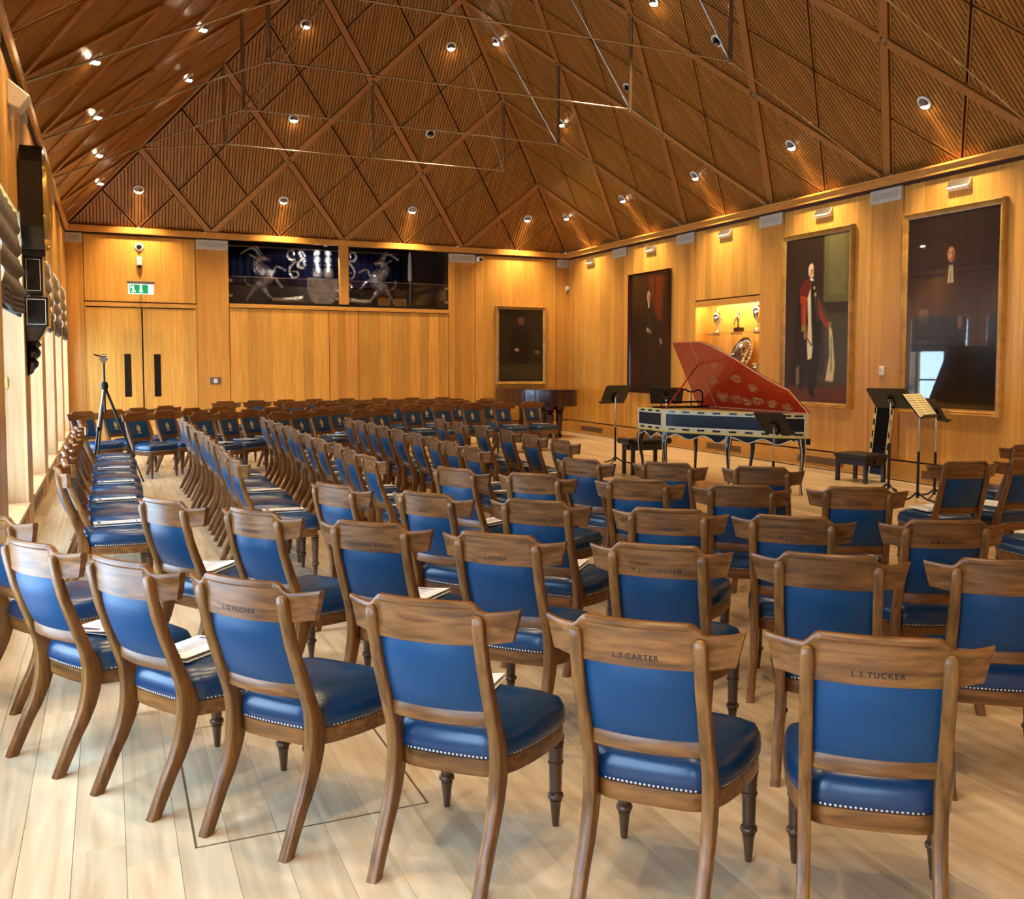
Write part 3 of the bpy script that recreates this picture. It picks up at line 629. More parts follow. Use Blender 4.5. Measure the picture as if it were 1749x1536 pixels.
rowdef('X', [(-5.95, -5.05, 205), (-5.36, -5.05, 200), (-4.77, -4.92, 198), (-4.17, -4.76, 198), (-3.52, -4.62, 197), (-2.87, -4.45, 196)], fars('front'), G3)
# programmes left on seats
mb = MB(); mb.box(-.112, .112, -.148, .148, 0, .003); ME_BK = mb.mesh('pages', M_PAPER)
mb = MB(); rings = []
for i in range(9): t = i / 8; x = -.105 + .21 * t; rings.append([(x, -.15, .0035 + .012 * t ** 2), (x, .15, .0035 + .012 * t ** 2), (x, .15, .0045 + .012 * t ** 2), (x, -.15, .0045 + .012 * t ** 2)])
mb.loft(rings); ME_COVER = mb.mesh('cover', M_PAPER, smooth=40)
mb = MB()
for r in range(9): w = random.uniform(.03, .07); mb.poly([(-w, .09 - r * .02, .0088), (w, .09 - r * .02, .0092), (w, .094 - r * .02, .0092), (-w, .094 - r * .02, .0088)])
ME_PRINT = mb.mesh('print', plain('print_grey', S(120, 124, 150), .7))
mb = MB(); mb.poly([(-.08, -.125, .0068), (.06, -.125, .0108), (.06, -.105, .0108), (-.08, -.105, .0068)]); mb.poly([(-.08, .115, .0068), (.06, .115, .0108), (.06, .125, .0108), (-.08, .125, .0068)])
ME_BAND = mb.mesh('print_band', plain('print_purple', S(96, 70, 140), .7))
def programme(key, dx, dy, rz):
    c = CH[key]; a = c.rotation_euler.z; p = c.location + Matrix.Rotation(a, 4, 'Z') @ Vector((dx, dy, .4925)); tail = c['label'].replace('blue leather chair ', '').replace('blue leather chair, ', '').replace('gold-crested blue chair, ', '').replace('from its rear end', 'from rear')
    t = thing('programme', 'white programme on chair ' + tail, 'programme', p, a + math.radians(rz), 'concert programmes on seats')
    link('pages', ME_BK, t); cv = link('cover', ME_COVER, t); link('print', ME_PRINT, cv); link('print_band', ME_BAND, cv)
for k, dx, dy, rz in [('A1', -.02, .05, 20), ('A2', -.05, .02, 15), ('A4', -.08, .10, 10), ('B0', -.06, .0, 25), ('B2', .02, .06, 0), ('B4', .0, .05, 10), ('C1', .05, .05, 20), ('C2', 0, .05, 10), ('D0', .0, .05, 10), ('D2', 0, .08, 5), ('F0', -.05, .10, 5), ('F1', .0, .05, 20), ('G0', 0, .05, 10)] + \
        [('S%d' % i, 0, .05, 0) for i in (0, 2, 4, 6, 8)] + [('T%d' % i, 0, .05, 3) for i in (0, 2, 4, 6)] + [('U%d' % i, 0, .05, -3) for i in range(0, 10, 1)] + [('V%d' % i, 0, .05, 2) for i in range(0, 9)] + [('W%d' % i, 0, .04, 0) for i in range(6)] + \
        [('M%d' % i, .03, .08, 0) for i in range(4)] + [('L%d' % i, .03, .08, 0) for i in (2, 3)] + [('N%d' % i, .03, .08, 0) for i in (0, 2, 3)] + [('X%d' % i, .03, .06, 8) for i in range(6)] + [('R%d' % i, .0, .06, 5) for i in (1, 3, 5)]:
    programme(k, dx, dy, rz + random.uniform(-6, 6))
# ------------------------------------------------------------------ portraits
def paint(w, h, base, layers, seed=1, nx=150):
    ny = int(nx * h / w); rs = np.random.RandomState(seed)
    U, V = np.meshgrid(np.linspace(0, 1, nx + 1), np.linspace(0, 1, ny + 1)); X, Y = U * w, V * h
    c = np.zeros(U.shape + (3,)); c[:] = np.array(S(*base)[:3])
    wob = sum(np.sin(X * rs.uniform(4, 30) + Y * rs.uniform(-30, 30) + rs.uniform(0, 6)) for _ in range(8)) / 8
    for kind, g, col, soft in layers:
        if kind == 'ell':
            cx, cy, rx, ry_ = g[:4]; a = math.radians(g[4] if len(g) > 4 else 0); dx, dy = X - cx * w, Y - cy * h
            p, q = dx * math.cos(a) + dy * math.sin(a), -dx * math.sin(a) + dy * math.cos(a)
            d = (np.sqrt((p / (rx * w)) ** 2 + (q / (ry_ * w)) ** 2) - 1) * min(rx, ry_) * w
        else:
            pts = [(p.x, p.y) for p in smoothpts([(a * w, b * h, 0) for a, b in g], 2, True)] if kind == 'poly' else [(a * w, b * h) for a, b in g]
            d = np.full(U.shape, 1e9); ins = np.zeros(U.shape, bool)
            for i in range(len(pts)):
                (ax, ay), (bx_, by) = pts[i], pts[(i + 1) % len(pts)]; ex, ey = bx_ - ax, by - ay
                t = np.clip(((X - ax) * ex + (Y - ay) * ey) / (ex * ex + ey * ey + 1e-12), 0, 1)
                d = np.minimum(d, np.hypot(X - ax - t * ex, Y - ay - t * ey))
                cr = ((ay > Y) != (by > Y)) & (X < (bx_ - ax) * (Y - ay) / (by - ay + 1e-12) + ax); ins ^= cr
            d = np.where(ins, -d, d)
        al = np.clip(.5 - (d + wob * soft * .3) / max(soft, .004), 0, 1)[..., None]
        c = c * (1 - al) + np.array(S(*col)[:3]) * al
    c *= (1 + .14 * wob + rs.uniform(-.07, .07, U.shape))[..., None]
    verts = np.stack([X - w / 2, np.zeros_like(X), Y], -1).reshape(-1, 3)
    idx = np.arange((nx + 1) * (ny + 1)).reshape(ny + 1, nx + 1); fs = np.stack([idx[:-1, :-1], idx[:-1, 1:], idx[1:, 1:], idx[1:, :-1]], -1).reshape(-1, 4)
    me = bpy.data.meshes.new('canvas'); me.from_pydata(verts.tolist(), [], fs.tolist())
    at = me.color_attributes.new('paint', 'FLOAT_COLOR', 'POINT'); at.data.foreach_set('color', np.concatenate([np.clip(c, 0, 1), np.ones(U.shape + (1,))], -1).astype('f4').ravel()); return me
def portrait(label, loc, rz, w, h, fw, me, mat, glazed=False, frame=M_GILT, plaque=True):   # local: x right, z up, faces -y
    t = thing('portrait', label, 'painting', loc, rz); me.materials.append(mat)
    o = link('canvas', me, t, (0, -.035, fw))
    mb = MB(); W, H = w / 2 + fw, h + 2 * fw
    pr = [(0, 0), (0, .07), (.2, .085), (.35, .06), (.55, .065), (.75, .045), (1, .04), (1, 0)]
    cs = [(-W, 0, 1, 1), (W, 0, -1, 1), (W, H, -1, -1), (-W, H, 1, -1), (-W, 0, 1, 1)]
    mb.loft([[(x + sx * fw * a, -d, z + sz * fw * a) for a, d in pr] for x, z, sx, sz in cs], caps=False)
    f = link('frame', mb.mesh('frame', frame), t); link('back_board', MB().box(-W + .02, W - .02, -.03, 0, .02, H - .02).mesh('back_board', M_DARKGAP), t)
    if plaque: link('plaque', MB().box(-.06, .06, -.075, -.055, fw * .3, fw * .7).mesh('plaque', M_GOLD), f)
    if glazed: link('pane', MB().box(-w / 2, w / 2, -.043, -.040, fw, fw + h).mesh('pane', M_GLASS), t)
    return t
RW = -PI / 2                                       # portrait wall: local -y looks towards -X
skin, skin2 = (206, 160, 120), (150, 100, 66)
l2 = [('flat', [(.62, .57), (1, .57), (1, 1), (.62, 1)], (92, 86, 48), .05), ('flat', [(.70, .64), (.95, .64), (.95, 1), (.70, 1)], (106, 99, 58), .03), ('flat', [(.60, .55), (1, .54), (1, .595), (.60, .60)], (42, 35, 19), .02), ('flat', [(.6, .1), (1, .1), (1, .53), (.6, .53)], (62, 57, 33), .05), ('flat', [(0, 0), (1, 0), (1, .10), (0, .085)], (92, 44, 20), .06),
      ('flat', [(.22, .68), (.15, .4), (.10, .13), (.30, .07), (.42, .3), (.40, .68)], (18, 13, 10), .06), ('poly', [(.48, .68), (.60, .60), (.74, .46), (.83, .25), (.80, .11), (.58, .11), (.48, .2)], (68, 60, 40), .04), ('poly', [(.56, .58), (.64, .48), (.66, .2), (.58, .14), (.54, .3)], (44, 38, 26), .05), ('flat', [(.71, .47), (.76, .43), (.81, .22), (.79, .125), (.67, .13), (.73, .28)], (202, 186, 142), .025), ('flat', [(.74, .40), (.76, .38), (.77, .2), (.75, .18)], (120, 108, 78), .02),
      ('flat', [(.38, .71), (.50, .69), (.60, .50), (.56, .2), (.49, .055), (.39, .075), (.37, .4)], (14, 11, 11), .03), ('flat', [(.47, .64), (.50, .64), (.56, .5), (.53, .48)], (60, 50, 44), .02), ('flat', [(.35, .71), (.41, .72), (.43, .5), (.45, .36), (.43, .31), (.37, .34), (.38, .5)], (222, 202, 156), .02), ('flat', [(.37, .345), (.46, .345), (.445, .265), (.385, .255)], (226, 214, 178), .015),
      ('flat', [(.30, .735), (.385, .755), (.42, .70), (.37, .635), (.23, .64), (.235, .685)], (106, 24, 17), .025), ('flat', [(.245, .65), (.35, .64), (.345, .52), (.345, .44), (.275, .44)], (176, 60, 25), .02), ('flat', [(.25, .60), (.28, .6), (.29, .46), (.275, .46)], (112, 34, 16), .02), ('flat', [(.275, .43), (.35, .43), (.345, .465), (.275, .465)], (156, 116, 54), .015), ('ell', (.335, .405, .026, .045), skin2, .012), ('flat', [(.34, .40), (.355, .40), (.45, .345), (.44, .335)], (70, 44, 24), .012),
      ('flat', [(.52, .635), (.62, .53), (.71, .475), (.67, .44), (.56, .51)], (138, 46, 22), .02), ('ell', (.725, .465, .028, .03), skin2, .012), ('flat', [(.41, .745), (.45, .735), (.53, .66), (.50, .66)], (34, 28, 28), .015), ('flat', [(.395, .75), (.43, .755), (.465, .735), (.42, .735)], (226, 222, 208), .01), ('ell', (.47, .69, .014, .016), (190, 170, 110), .008), ('ell', (.49, .65, .018, .022), (160, 150, 120), .01),
      ('ell', (.405, .798, .034, .062), (206, 196, 180), .015), ('ell', (.425, .790, .036, .066), (202, 150, 106), .012), ('ell', (.420, .822, .030, .03), (226, 190, 156), .015), ('ell', (.442, .788, .014, .03), (170, 112, 78), .012), ('ell', (.436, .797, .009, .005), (60, 36, 26), .005), ('ell', (.440, .766, .020, .014), (200, 186, 168), .01), ('flat', [(.40, .075), (.46, .075), (.52, .03), (.47, .022), (.41, .05)], (12, 9, 9), .015), ('flat', [(.19, .2), (.24, .22), (.25, .11), (.2, .09)], (120, 98, 66), .03)]
portrait('gilt-framed portrait of a bald man in red sleeves and dark robe', (-.002, -9.33, .95), RW, 1.52, 2.60, .085, paint(1.52, 2.60, (44, 30, 18), l2, 3), M_PORT)
l3 = [('ell', (.5, .75, .35, .5), (36, 28, 22), .3), ('flat', [(.20, .55), (.38, .68), (.62, .68), (.74, .58), (.78, .3), (.70, .08), (.28, .08), (.24, .3)], (30, 22, 20), .08), ('flat', [(.42, .80), (.45, .85), (.53, .855), (.58, .81), (.60, .70), (.57, .66), (.43, .66), (.41, .72)], (46, 30, 20), .035), ('ell', (.495, .79, .038, .062), (188, 134, 88), .012), ('ell', (.515, .78, .018, .045), (140, 92, 58), .02), ('ell', (.482, .80, .010, .005), (46, 28, 20), .006), ('ell', (.512, .80, .010, .005), (46, 28, 20), .006),
      ('ell', (.499, .763, .015, .005), (120, 54, 42), .005), ('ell', (.498, .783, .006, .014), (206, 156, 108), .008), ('flat', [(.475, .735), (.518, .735), (.530, .645), (.462, .645)], (186, 170, 126), .012), ('flat', [(.492, .735), (.499, .735), (.50, .645), (.49, .645)], (110, 92, 64), .008), ('ell', (.20, .50, .06, .035), (104, 72, 50), .02), ('flat', [(.14, .49), (.26, .48), (.25, .44), (.16, .44)], (60, 48, 38), .03), ('ell', (.61, .44, .025, .055), (116, 80, 54), .02)] + \
     [('flat', [(.30 + .05 * (i % 2) + j * .09, .088 - i * .013), (.37 + j * .09, .089 - i * .013), (.37 + j * .09, .092 - i * .013), (.30 + .05 * (i % 2) + j * .09, .091 - i * .013)], (70, 54, 28), .008) for i in range(5) for j in range(7)]
portrait('glazed dark portrait of a long-wigged man with white cravat', (-.002, -12.08, .96), RW, 1.56, 2.58, .085, paint(1.56, 2.58, (26, 20, 16), l3, 4), M_PORTG, True)
l1 = [('flat', [(.50, 1), (.86, .98), (.84, .6), (.72, .62), (.60, .74)], (92, 30, 11), .14), ('flat', [(.62, .98), (.68, .98), (.66, .7), (.63, .72)], (52, 16, 8), .05), ('flat', [(.36, .70), (.46, .755), (.56, .75), (.68, .64), (.78, .42), (.74, .06), (.26, .06), (.28, .3), (.30, .56)], (24, 14, 12), .05), ('flat', [(.50, .70), (.56, .6), (.58, .1), (.52, .1)], (40, 25, 20), .05), ('ell', (.49, .805, .045, .075), (142, 130, 110), .02), ('ell', (.495, .80, .030, .052), (160, 112, 80), .012), ('ell', (.508, .79, .015, .035), (122, 78, 54), .012), ('ell', (.484, .808, .008, .004), (50, 30, 22), .005), ('ell', (.507, .808, .008, .004), (50, 30, 22), .005),
      ('flat', [(.478, .755), (.512, .755), (.508, .71), (.484, .71)], (196, 182, 156), .01), ('ell', (.47, .525, .03, .03), (150, 136, 112), .015), ('ell', (.53, .51, .05, .022, -20), (128, 92, 66), .015), ('ell', (.82, .415, .035, .03), (118, 84, 60), .015), ('ell', (.80, .44, .02, .018), (140, 128, 106), .015), ('ell', (.12, .14, .14, .2), (56, 16, 8), .12), ('flat', [(0, 0), (1, 0), (1, .05), (0, .05)], (30, 14, 8), .05)]
portrait('tall frameless-looking dark portrait of a gowned man against red drapery', (-.002, -4.02, 1.02), RW, 1.58, 2.42, .04, paint(1.58, 2.42, (30, 12, 7), l1, 5), M_PORT, False, M_ROSEWOOD, False)
l0 = [('poly', [(.26, .62), (.40, .76), (.56, .78), (.70, .66), (.72, .25), (.24, .25)], (16, 12, 10), .05), ('ell', (.50, .85, .075, .095), (86, 60, 38), .03), ('poly', [(.40, .88), (.42, .93), (.58, .93), (.60, .88), (.54, .9)], (12, 9, 8), .02), ('ell', (.40, .44, .05, .035), (150, 120, 88), .02), ('ell', (.87, .41, .06, .035, -20), (110, 78, 56), .03), ('flat', [(.02, .03), (.98, .03), (.98, .24), (.02, .24)], (40, 34, 18), .03)] + \
     [('flat', [(.05, .22 - i * .033), (.95, .22 - i * .033), (.95, .208 - i * .033), (.05, .208 - i * .033)], (74, 62, 30), .012) for i in range(6)]
portrait('small dark portrait with inscription band in pale wood frame, on end wall', (-1.25, -.002, 1.13), 0, 1.12, 1.70, .075, paint(1.12, 1.70, (30, 24, 16), l0, 6), M_PORT)

# ------------------------------------------------------------------ plates, wall lamps and small fittings on the walls
def gplate(parent_label, x0, x1, y0, y1, z0, z1, ax):
    t = thing('air_grille', parent_label, 'grille', ((x0 + x1) / 2, (y0 + y1) / 2, z0), 0, 'grey grilles capping the pilasters')
    part('plate', bx(x0, x1, y0, y1, z0, z1), M_GREY, t, bevel=.004)
    if ax == 'x':
        xi = x0 if parent_label.find('portrait') > 0 else x1
        part('mesh_inset', bx(xi - .003, xi + .003, y0 + .06, y1 - .06, z0 + .05, z1 - .05), M_GREY2, t)
    else: part('mesh_inset', bx(x0 + .06, x1 - .06, y0 - .003, y0 + .003, z0 + .05, z1 - .05), M_GREY2, t)
for k in range(1, 8): gplate('pale grey grille capping portrait wall pilaster, %s from the corner' % ORD[k - 1], -.05, 0, -k * BAY - .31, -k * BAY + .31, 3.94, 4.13, 'x')
for k in range(2, 8): gplate('pale grey grille capping a window wall pilaster, %s from the corner' % ORD[k - 1], XL + .045, XL + .09, -k * BAY - .31, -k * BAY + .31, 3.94, 4.13, 'x')
for i, (a, b) in enumerate(((XL + .04, -10.49), (-8.42, -7.80), (-3.02, -2.40), (-.31, -.02))): gplate('pale grey grille capping end wall pilaster, %s from the windows' % ORD[i], a, b, -.06, -.012, 3.94, 4.13, 'y')
for k in range(9):
    y = -(k + .5) * BAY + .02
    if k == 0: y = -1.25
    t = thing('emergency_light', 'silver wedge wall light over portrait wall panel, %s from the corner' % ORD[k], 'wall light', (0, y, 3.91), 0, 'wall lights above the portraits')
    part('housing', MB().prism([(0, y - .19, 3.91), (-.012, y - .19, 3.91), (-.075, y - .19, 3.94), (-.012, y - .19, 4.05), (0, y - .19, 4.05)], (0, .38, 0)), M_STEEL, t, bevel=.003)
    part('lens', MB().prism([(-.017, y - .17, 3.909), (-.080, y - .17, 3.938), (-.072, y - .17, 3.956), (-.014, y - .17, 3.93)], (0, .34, 0)), M_LENS, t)
t = thing('exit_sign', 'green illuminated running-man exit sign above the double doors', 'exit sign', (-9.47, -.28, 2.95))
part('housing', bx(-9.72, -9.22, -.31, -.25, 3.16, 3.22), M_STEEL, t, bevel=.008); part('panel', bx(-9.70, -9.24, -.292, -.268, 2.96, 3.16), M_EXITW, t)
part('bracket', MB().box(-9.49, -9.45, -.28, 0, 3.185, 3.205), M_STEEL, t)
part('green_field', bx(-9.60, -9.34, -.2945, -.2925, 2.975, 3.145), M_GREEN, t); part('green_field', bx(-9.675, -9.615, -.2945, -.2925, 2.975, 3.145), M_GREEN, t)
mb = MB(); yy = -.296
mb.poly([(-9.655 + .012 * math.cos(h), yy, 3.125 + .012 * math.sin(h)) for h in [j * PI / 4 for j in range(8)]])
for a, b, r in (((-9.645, 3.11), (-9.60, 3.06), .012), ((-9.60, 3.06), (-9.57, 3.00), .009), ((-9.60, 3.06), (-9.645, 3.00), .009), ((-9.645, 3.105), (-9.66, 3.07), .006), ((-9.63, 3.10), (-9.585, 3.105), .006)):
    d = Vector((b[0] - a[0], b[1] - a[1])).normalized(); n = Vector((-d.y, d.x)) * r; mb.poly([(a[0] + n.x, yy, a[1] + n.y), (b[0] + n.x, yy, b[1] + n.y), (b[0] - n.x, yy, b[1] - n.y), (a[0] - n.x, yy, a[1] - n.y)])
mb.poly([(-9.49, yy, 3.14), (-9.45, yy, 3.14), (-9.45, yy, 3.03), (-9.425, yy, 3.03), (-9.47, yy, 2.985), (-9.515, yy, 3.03), (-9.49, yy, 3.03)])
part('pictogram', mb, M_EXITW, t)
t = thing('emergency_spot', 'white bulkhead lamp with black lens above the exit sign', 'lamp', (-9.48, 0, 3.5)); part('body', bx(-9.53, -9.43, -.09, 0, 3.55, 3.72), M_WHITE, t, bevel=.012); part('lens_mount', MB().lathe([(.0, 0), (.028, 0), (.036, .05), (.0, .06)], (-9.48, -.06, 3.49), 12), M_BLACKM, t)
t = thing('dome_camera', 'round white sensor dome high above the double doors', 'sensor', (-9.48, 0, 3.87)); part('mount_plate', MB().lathe([(0, 0), (.085, 0), (.085, .02), (.07, .035), (0, .035)], (-9.48, 0, 3.92), 18, (0, -1, 0)), M_WHITE, t, smooth=50); part('dome', MB().lathe([(.05, .03), (.045, .06), (.025, .08), (0, .085)], (-9.48, 0, 3.92), 14, (0, -1, 0)), M_BLACKM, t, smooth=60)
t = thing('security_camera', 'white dome security camera beside an end wall grille', 'camera', (-2.30, -.02, 3.98)); part('body', MB().lathe([(0, 0), (.07, 0), (.08, .03), (.07, .10), (0, .12)], (-2.30, -.08, 3.98), 16), M_WHITE, t, smooth=50); part('lens', bx(-2.33, -2.26, -.17, -.14, 3.98, 4.05), M_BLACK, t, bevel=.01)
t = thing('motion_sensor', 'small white motion sensor in the room corner', 'sensor', (-.03, -.06, 3.38)); part('body', bx(-.09, -.015, -.09, -.02, 3.38, 3.50), M_WHITE, t, bevel=.01); part('window', bx(-.08, -.03, -.096, -.089, 3.385, 3.42), M_BLACKM, t)
t = thing('thermostat', 'small white rounded thermostat on pilaster between the two big portraits', 'thermostat', (-.012, -10.82, 1.47)); part('body', bx(-.045, -.012, -10.865, -10.775, 1.47, 1.60), M_WHITE, t, bevel=.01); part('dial', MB().lathe([(0, 0), (.018, 0), (.016, .006), (0, .006)], (-.045, -10.82, 1.55), 12, (-1, 0, 0)), M_GREY, t)
t = thing('light_switch', 'grey wall plate with white switch right of double doors', 'switch', (-8.09, -.012, 1.16)); part('plate', bx(-8.20, -7.98, -.022, -.012, 1.16, 1.31), M_STEEL, t, bevel=.003); part('rocker', bx(-8.12, -8.05, -.030, -.022, 1.19, 1.28), M_WHITE, t, bevel=.003)
t = thing('wall_speaker', 'white angled loudspeaker high on the window wall', 'speaker', (XL + .05, -11.9, 3.75)); part('cabinet', MB().prism([(XL + .03, -12.05, 3.78), (XL + .12, -12.05, 3.74), (XL + .20, -12.05, 3.86), (XL + .05, -12.05, 3.98), (XL + .03, -12.05, 3.98)], (0, .26, 0)), M_WHITE, t, bevel=.01); part('bracket', bx(XL + .03, XL + .06, -11.96, -11.88, 3.70, 3.80), M_WHITE, t)

# ------------------------------------------------------------------ hanging clock on the window wall
Y0, X0 = -10.84, XL + .045
t = thing('wall_clock', 'large black lacquered hanging clock with gold lines between windows', 'clock', (X0, Y0, 1.47))
hood = part('hood', MB().prism([(X0, Y0 - .40, 2.86), (X0, Y0 - .28, 2.66), (X0, Y0 + .28, 2.66), (X0, Y0 + .40, 2.86), (X0, Y0 + .40, 3.46), (X0, Y0 + .28, 3.62), (X0, Y0 - .28, 3.62), (X0, Y0 - .40, 3.46)], (.19, 0, 0)), M_BLACK, t, bevel=.006)
part('bezel', MB().lathe([(.30, 0), (.37, 0), (.37, .03), (.34, .045), (.30, .03), (.30, 0)], (X0 + .19, Y0, 3.16), 32, (1, 0, 0)), M_GOLD, hood, smooth=40)
part('dial', MB().lathe([(0, 0), (.31, 0), (.31, .012), (0, .012)], (X0 + .19, Y0, 3.16), 32, (1, 0, 0)), M_BLACKSAT, hood)
mb = MB()
for i in range(12):
    h = i * PI / 6; c, s = math.cos(h), math.sin(h); mb.prism([(X0 + .203, Y0 + c * .22 - s * .01, 3.16 + s * .22 + c * .01), (X0 + .203, Y0 + c * .29 - s * .012, 3.16 + s * .29 + c * .012), (X0 + .203, Y0 + c * .29 + s * .012, 3.16 + s * .29 - c * .012), (X0 + .203, Y0 + c * .22 + s * .01, 3.16 + s * .22 - c * .01)], (.003, 0, 0))
part('hour_marks', mb, M_GOLD, hood); part('hands', MB().box(X0 + .207, X0 + .211, Y0 - .012, Y0 + .012, 3.14, 3.40).box(X0 + .207, X0 + .211, Y0 - .17, Y0 + .01, 3.148, 3.172), M_GOLD, hood)
for yy_, zz in ((-.36, 2.95), (.36, 2.95), (-.36, 3.4), (.36, 3.4), (-.2, 2.72), (.2, 2.72)): part('gilt_boss', MB().lathe([(0, 0), (.03, 0), (.025, .02), (0, .03)], (X0 + .19, Y0 + yy_, zz), 10, (1, 0, 0)), M_GOLD, hood)
tk = part('trunk', bx(X0, X0 + .16, Y0 - .17, Y0 + .17, 2.24, 2.66), M_BLACK, t, bevel=.006); part('collar', bx(X0, X0 + .19, Y0 - .22, Y0 + .22, 2.60, 2.67), M_BLACK, t, bevel=.008)
bs = part('pendulum_box', bx(X0, X0 + .20, Y0 - .22, Y0 + .22, 1.94, 2.22), M_BLACK, t, bevel=.006)
def goldline(parent, y, z0, z1, xa, xb, w=.005):
    part('gold_line', MB().box(xa, xb, y - .003, y, z0, z0 + w).box(xa, xb, y - .003, y, z1 - w, z1).box(xa, xa + w, y - .003, y, z0 + w, z1 - w).box(xb - w, xb, y - .003, y, z0 + w, z1 - w), M_CREAM, parent)
goldline(tk, Y0 - .17, 2.28, 2.58, X0 + .02, X0 + .14); goldline(bs, Y0 - .22, 1.96, 2.20, X0 + .02, X0 + .18)
part('gold_line', MB().box(X0 + .20, X0 + .203, Y0 - .19, Y0 + .19, 1.97, 1.98).box(X0 + .20, X0 + .203, Y0 - .19, Y0 + .19, 2.18, 2.19), M_GOLD, bs)
part('bracket', MB().prism([(X0, Y0 - .20, 1.94), (X0 + .18, Y0 - .20, 1.94), (X0 + .14, Y0 - .14, 1.86), (X0 + .10, Y0 - .10, 1.80), (X0, Y0 - .10, 1.80)], (0, .3, 0)), M_BLACK, t, bevel=.01)
part('carved_tail', MB().loft([[(X0 + d * math.cos(h) * .5 + d * .5, Y0 + w * math.sin(h), z) for h in [j * PI / 5 for j in range(10)]] for z, d, w in ((1.80, .11, .11), (1.77, .13, .12), (1.74, .10, .09), (1.70, .12, .12), (1.66, .11, .10), (1.63, .08, .07), (1.60, .10, .10), (1.56, .09, .08), (1.53, .06, .06), (1.50, .05, .05), (1.47, .01, .01))]), M_BLACK, t, smooth=40)

# ------------------------------------------------------------------ silver in the niche
sh = thing('glass_shelf', 'glass shelf across the lit niche holding trophies', 'shelf', (.18, -6.78, 2.19)); part('pane', bx(.02, .345, -7.80, -5.76, 2.19, 2.205), M_GLASS, sh)
for y in (-6.05, -6.78, -7.5): part('bracket', bx(.10, .355, y - .012, y + .012, 2.165, 2.19), M_STEEL, sh)
def cup(label, y, z, s, handles=True):
    t = thing('trophy_cup', label, 'trophy', (.17, y, z)); c = (.17, y, z)
    part('bowl', MB().lathe([(0, 0), (.075 * s, 0), (.075 * s, .012 * s), (.03 * s, .04 * s), (.014 * s, .07 * s), (.014 * s, .14 * s), (.03 * s, .16 * s), (.07 * s, .22 * s), (.085 * s, .30 * s), (.085 * s, .33 * s), (0, .33 * s)], c, 20), M_CHROME, t, smooth=50)
    part('lid', MB().lathe([(.09 * s, .33 * s), (.09 * s, .34 * s), (.06 * s, .38 * s), (.02 * s, .41 * s), (.022 * s, .44 * s), (.008 * s, .46 * s), (.012 * s, .48 * s), (0, .50 * s)], c, 20), M_CHROME, t, smooth=50)
    if handles:
        for sg in (-1, 1): part('handle', MB().tube(smoothpts([(.17, y + sg * .08 * s, z + .31 * s), (.17, y + sg * .14 * s, z + .32 * s), (.17, y + sg * .13 * s, z + .22 * s), (.17, y + sg * .06 * s, z + .20 * s)], 2), .007 * s, 6), M_CHROME, t, smooth=50)
cup('broad silver lidded trophy cup at left end of glass shelf', -6.25, 2.205, .95); cup('tall slender silver goblet trophy at right end of glass shelf', -7.52, 2.205, 1.12, False)
t = thing('statuette', 'small silver figure statuette on dark plinth, mid glass shelf', 'statuette', (.17, -6.92, 2.205)); part('plinth', bx(.11, .23, -7.02, -6.86, 2.205, 2.29), M_ROSEWOOD, t, bevel=.005)
part('figure', MB().tube([(.17, -6.93, 2.29), (.17, -6.93, 2.36), (.17, -6.92, 2.44), (.17, -6.91, 2.50), (.17, -6.91, 2.52), (.17, -6.91, 2.55), (.17, -6.91, 2.575)], [.03, .022, .034, .03, .012, .024, .008], 10).tube([(.17, -6.90, 2.49), (.17, -6.82, 2.42), (.17, -6.80, 2.34)], .012, 6).tube([(.17, -6.94, 2.49), (.17, -6.97, 2.56)], .01, 6), M_CHROME, t, smooth=60)
t = thing('silver_dish', 'large embossed silver dish standing upright in the niche', 'dish', (.25, -6.98, 1.48)); ax = Vector((-.94, .0, .34)); cdish = Vector((.22, -6.98, 1.80))
part('dish', MB().lathe([(0, -.02), (.10, -.022), (.12, -.01), (.20, -.012), (.215, 0), (.30, .025), (.325, .03), (.33, .022), (.30, .012), (.21, -.018), (0, -.035)], cdish, 36, ax), M_CHROME, t, smooth=50)
a1 = ax.orthogonal().normalized(); a2 = ax.normalized().cross(a1); mb = MB()
for i in range(24): h = i * PI / 12; p = cdish + (a1 * math.cos(h) + a2 * math.sin(h)) * .262; mb.lathe([(0, -.006), (.022, 0), (.016, .022), (0, .028)], p, 8, ax)
part('embossing', mb, M_CHROME, t, smooth=60, kind='stuff'); part('stand', bx(.16, .34, -7.08, -6.88, 1.225, 1.49), M_OAKT, t, bevel=.005)
t = thing('silver_jug', 'silver ewer in the lower niche beside the large dish', 'jug', (.17, -7.48, 1.225)); part('body', MB().lathe([(0, 0), (.08, 0), (.08, .02), (.04, .06), (.07, .12), (.085, .22), (.06, .32), (.05, .38), (.075, .42), (0, .42)], (.17, -7.48, 1.225), 20), M_CHROME, t, smooth=50)
part('handle', MB().tube(smoothpts([(.17, -7.55, 1.62), (.17, -7.64, 1.60), (.17, -7.64, 1.45), (.17, -7.56, 1.42)], 2), .009, 6), M_CHROME, t, smooth=50)
t = thing('niche_lamp', 'slim warm strip lamp under the niche top', 'lamp', (.10, -6.78, 2.77)); part('casing', bx(.05, .11, -7.75, -5.80, 2.775, 2.795), M_WHITE, t); part('tube', bx(.06, .10, -7.73, -5.82, 2.768, 2.776), plain('strip_glow', (1, .78, .42, 1), .4, emit=14, noise=0), t)
l = bpy.data.lights.new('niche_strip', 'AREA'); l.shape = 'RECTANGLE'; l.size = .05; l.size_y = 1.9; l.energy = 17; l.color = (1, .72, .36); link('niche_strip', l, None, (.08, -6.78, 2.76)).rotation_euler = (0, -.25, 0)
